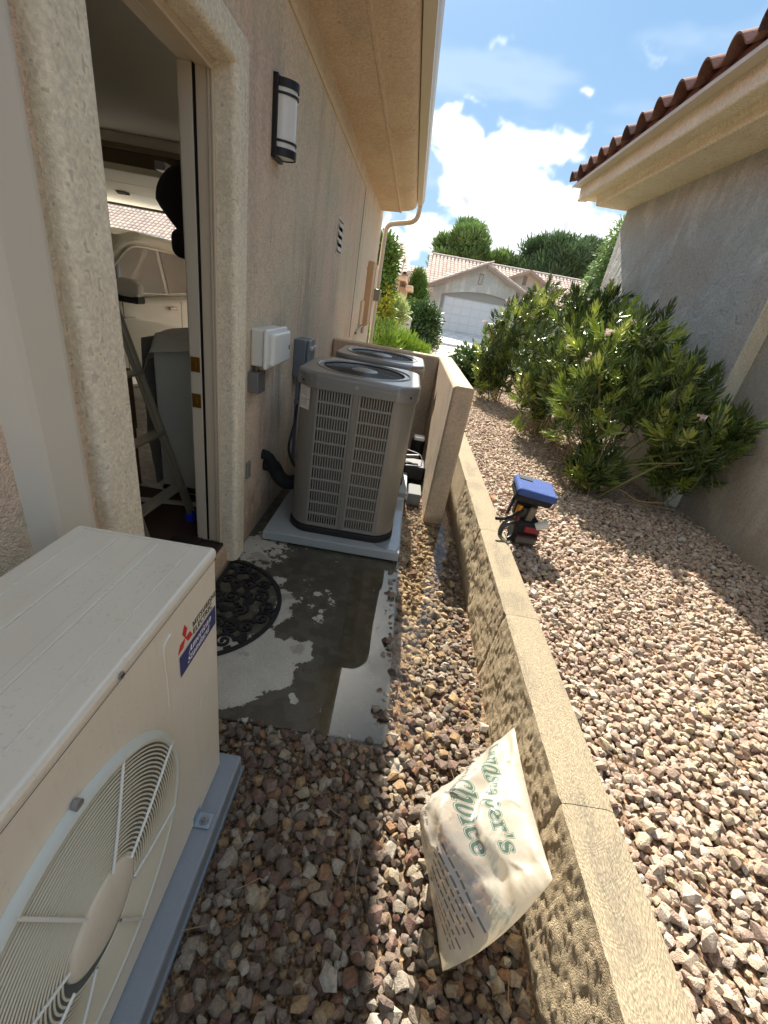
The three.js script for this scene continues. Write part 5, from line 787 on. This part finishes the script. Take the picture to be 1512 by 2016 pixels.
{
  const t = thing('overhead_door', 'open cream sectional garage door hanging under the garage ceiling', 'garage door');
  const m = plain(236, 232, 208, .5);
  for (let i = 0; i < 4; i++) mesh('section', B(-7.5, -2.0, 2.155, 2.20, -6.45 + i * .62, -6.45 + i * .62 + .61, .008), m, t);
  for (const z of [-5.22]) for (const x of [-3.2, -3.9, -4.6, -5.3]) mesh('hinge', [B(x - .05, x + .05, 2.14, 2.154, z - .045, z + .045, .004), rod([x - .06, 2.142, z - .005], [x + .06, 2.142, z - .005], .012, 8)], mat({ color: C(120, 120, 116), roughness: .4, metalness: .6 }), t);
  mesh('bottom_seal', B(-7.5, -2.0, 2.13, 2.20, -6.50, -6.455, .01), plain(46, 42, 38, .8), t);
  mesh('track', [B(-7.62, -7.55, 2.15, 2.2, -6.4, -3.6), B(-1.96, -1.89, 2.15, 2.2, -6.4, -3.6)], steel, t);
  base(t, -4.7, 2.15, -5);
}
{ // light SUV with its nose toward the house interior
  const t = thing('parked_car', 'cream SUV parked in the garage, driver side with mirror toward the door', 'car');
  const X = -2.68, W = 1.75, paint = mat({ phys: true, color: C(240, 234, 220), roughness: .3, metalness: 0, clearcoat: 1, clearcoatRoughness: .08 }), glass = mat({ phys: true, color: C(40, 44, 42), roughness: .03, metalness: 0, clearcoat: 1 }), trim = plain(18, 18, 18, .5), chrome = mat({ color: C(200, 198, 190), roughness: .15, metalness: .95 });
  const sill = .38, belt = 1.2;   // side outline (z, y), nose at z about -1.9
  const low = [[-2.35, .5], [-2.25, .95], [-2.9, 1.08], [-3.72, 1.20], [-6.42, 1.26], [-6.5, .9], [-6.45, .45], [-6.1, .36], [-2.6, .36]];
  mesh('body', prism(low, 'x', X - W, X, { bevel: .07, seg: 5 }), paint, t);
  const roofP = [[-3.70, 1.19], [-4.45, 1.735], [-4.75, 1.80], [-5.9, 1.81], [-6.35, 1.7], [-6.46, 1.24]];
  const cab = mesh('cabin', prism([...roofP], 'x', X - W + .1, X - .09, { bevel: .06, seg: 4, holes: [] }), paint, t);
  const win = [[-3.98, 1.265], [-4.22, 1.45], [-4.42, 1.60], [-4.56, 1.66], [-4.72, 1.675], [-4.98, 1.675], [-5.13, 1.265]];
  mesh('added_light_window', prism(win, 'x', X - .089, X - .082), glass, cab); mesh('added_light_window', prism([[-5.2, 1.27], [-5.05, 1.675], [-5.8, 1.665], [-6.0, 1.3]], 'x', X - .089, X - .082), glass, cab);
  mesh('window_trim', [tube([...win.slice(0, 6)].map(p => [X - .078, p[1], p[0]]), .012, 40, 6), tube([[X - .078, 1.258, -3.96], [X - .078, 1.258, -5.13]], .009, 6, 6), tube([[X - .078, 1.675, -4.98], [X - .078, 1.668, -5.8]], .012, 8, 6)], chrome, cab);
  mesh('quarter_divider', bar([X - .080, 1.26, -4.18], [X - .080, 1.50, -4.27], .006, .018), trim, cab);
  const ws = gridGeo(8, 8, (u, v) => { const z = lerp(-3.73, -4.44, v) + .055 + .05 * Math.sin(Math.PI * u), y = lerp(1.20, 1.71, v) + .05; return [lerp(X - W + .22, X - .20, u), y, z]; }); mesh('windscreen', uvm(ws), glass, cab);
  const mir = mesh('mirror', [B(X + .0, X + .21, 1.24, 1.40, -4.24, -4.08, .06, 5)], paint, t); mesh('mirror_base', [B(X - .04, X + .205, 1.20, 1.262, -4.235, -4.1, .02, 3)], trim, mir);
  mesh('door_seam', [B(X - .001, X + .0018, .42, 1.2, -4.205, -4.197), B(X - .001, X + .0018, .42, 1.2, -5.30, -5.292)], trim, t);
  mesh('door_handle', B(X + .005, X + .04, 1.115, 1.145, -5.14, -4.98, .012, 3), chrome, t);
  mesh('fender_flare', [B(X - .03, X + .03, .88, 1.02, -3.75, -2.6, .05, 4)], paint, t);
  mesh('side_vent', [B(X + .002, X + .034, 1.03, 1.06, -4.35, -3.9, .008)], paint, t);
  for (const z of [-3.15, -5.75]) { const w = mesh('wheel', [rod([X - .2, .45, z], [X + .02, .45, z], .33, 32)], trim, t); mesh('hub_cap', [rod([X + .02, .45, z], [X + .03, .45, z], .2, 24)], chrome, w); }
  for (const z of [-3.15, -5.75]) mesh('wheel', rod([X - W - .02, .45, z], [X - W + .2, .45, z], .33, 32), trim, t);
  mesh('headlight', B(X - .25, X - .03, .82, .95, -2.4, -2.24, .03, 3), mat({ phys: true, color: C(210, 214, 214), roughness: .08, clearcoat: 1 }), t);
  base(t, X - .9, .12, -4.4);
}
{
  const t = thing('storage_cabinet', 'tall plain white cabinet just inside the garage door, draped with a quilted cover', 'cabinet');
  mesh('cabinet', B(-1.60, -1.06, .125, 1.13, -3.35, -2.76, .012, 3), plain(226, 226, 214, .4), t);
  mesh('plinth', B(-1.58, -1.08, .122, .15, -2.75, -2.72), black, t);
  const r = rng(3);
  const drape = gridGeo(30, 24, (u, v) => { const x = lerp(-1.67, -1.04, u), z = lerp(-2.70, -3.4, v); let y = 1.16 + .05 * Math.sin(u * 3.1) * Math.sin(v * 3.1) + .03 * fbm(u * 5, v * 5, 3); if (v < .12) y -= (.12 - v) * .65 + .025 * Math.sin(u * 9); if (u < .12) y -= (.12 - u) * 2; return [x, y, z]; });
  mesh('cloth', uvm(drape), mat({ color: C(216, 210, 198), roughness: .95, side: THREE.DoubleSide }), t);
  const side = gridGeo(16, 30, (u, v) => [-1.635 - .03 * Math.sin(u * 6 + v * 4) * v - .02 * fbm(u * 6, v * 6, 3), lerp(1.15, .16, v), lerp(-2.72, -3.3, u)]); mesh('quilted_side', uvm(side), mat({ color: C(150, 146, 134), roughness: .95, bumpMap: rep(trowelB, .3), bumpScale: .02, side: THREE.DoubleSide }), t);
  base(t, -1.33, .12, -3.05);
  solo('work_gloves', 'pair of black work gloves lying on the draped white cabinet', 'gloves', [B(-1.29, -1.12, 1.2, 1.255, -2.98, -2.85, .026, 4), B(-1.22, -1.08, 1.235, 1.285, -2.94, -2.83, .024, 4)], plain(18, 18, 20, .9));
}
{
  const t = thing('step_ladder', 'aluminium step ladder with blue feet standing in the garage doorway', 'ladder');
  const al = mat({ color: C(176, 172, 158), roughness: .35, metalness: .75 });
  const f = [-1.195, .15, -2.36], top = [-1.605, 1.62, -2.30], f2 = [-1.215, .15, -1.90], top2 = [-1.61, 1.62, -2.0];
  const rail = (a, b) => mesh('rail', [bar(a, b, .012, .055, [1, 0, 0]), bar([a[0] + .012, a[1], a[2] + .02], [b[0] + .012, b[1], b[2] + .02], .008, .02, [0, 0, 1]), bar([a[0] + .012, a[1], a[2] - .02], [b[0] + .012, b[1], b[2] - .02], .008, .02, [0, 0, 1])], al, t);
  rail(f, top); rail(f2, top2);
  for (let i = 0; i < 5; i++) { const k = (.22 + i * .33) / 1.47, a = f.map((q, j) => lerp(q, top[j], k)), b = f2.map((q, j) => lerp(q, top2[j], k)); mesh('step', [bar(a, b, .012, .075)], al, t); }
  for (const q of [f, f2]) mesh('foot', B(q[0] - .028, q[0] + .028, .1225, .185, q[2] - .035, q[2] + .035, .012, 3), plain(30, 60, 190, .4), t);
  base(t, -1.4, .12, -2.3);
}
solo('hanging_bundle', 'dark brown rounded bundle hanging high just inside the garage doorway', 'bag', [uvm((() => { const g = new THREE.SphereGeometry(1, 28, 20); const p = g.attributes.position; for (let i = 0; i < p.count; i++) { let x = p.getX(i), y = p.getY(i), z = p.getZ(i); const k = y < 0 ? lerp(1, .62, -y) : 1; const n = 1 + .10 * (n3(x * 2 + 9, y * 2 + 9, z * 2 + 9, 3) - .5); p.setXYZ(i, -1.27 + x * .135 * k * n + (y < 0 ? -y * .05 : 0), 1.865 + y * .17 * n, -2.60 + z * .12 * k * n); } g.computeVertexNormals(); return g; })()), B(-1.34, -1.12, 1.62, 1.76, -2.66, -2.54, .05, 4), rod([-1.25, 2.0, -2.6], [-1.05, 2.1, -2.6], .008, 6)], plain(34, 26, 22, .9));
solo('floor_mat', 'flat dark brown mat on the garage floor inside the door, under the ladder', 'mat', [B(-2.0, -1.08, DY0 - .0025, DY0 + .006, -2.7, -1.2, .002)], plain(70, 48, 38, .8));
solo('dark_boxes', 'stack of brown cardboard boxes in the unlit corner behind the ladder', 'boxes', [B(-2.25, -1.75, DY0, .55, -2.75, -2.3, .01), B(-2.2, -1.72, .552, .95, -2.72, -2.32, .01)], mat({ color: C(128, 98, 70), roughness: .9 }));
solo('floor_board', 'narrow white printed strip lying on the garage floor in front of the cabinet', 'board', [bar([-1.95, DY0 + .012, -2.44], [-1.25, DY0 + .012, -2.56], .012, .05)], plain(196, 190, 180, .6));
{
  const h = thing('tiled_house', 'house with pale sunlit tile roof seen through the open garage door', 'house');
  mesh('wall', B(-26, -9, .1, 2.6, -32, -28), mat({ map: rep(tanMap, 5), roughness: .95 }), h);
  mesh('roof', [quad([-27, 2.5, -27.5], [-8.4, 2.5, -27.5], [-8.4, 5.6, -33.5], [-27, 5.6, -33.5])], deckM, h);
  tiles(h, [-27, 2.52, -27.5], [1, 0, 0], [0, 3.1, -6], 18.6, 6.7, () => true, 17); base(h, -17, 0, -30);
}
renderer.render(scene, camera);
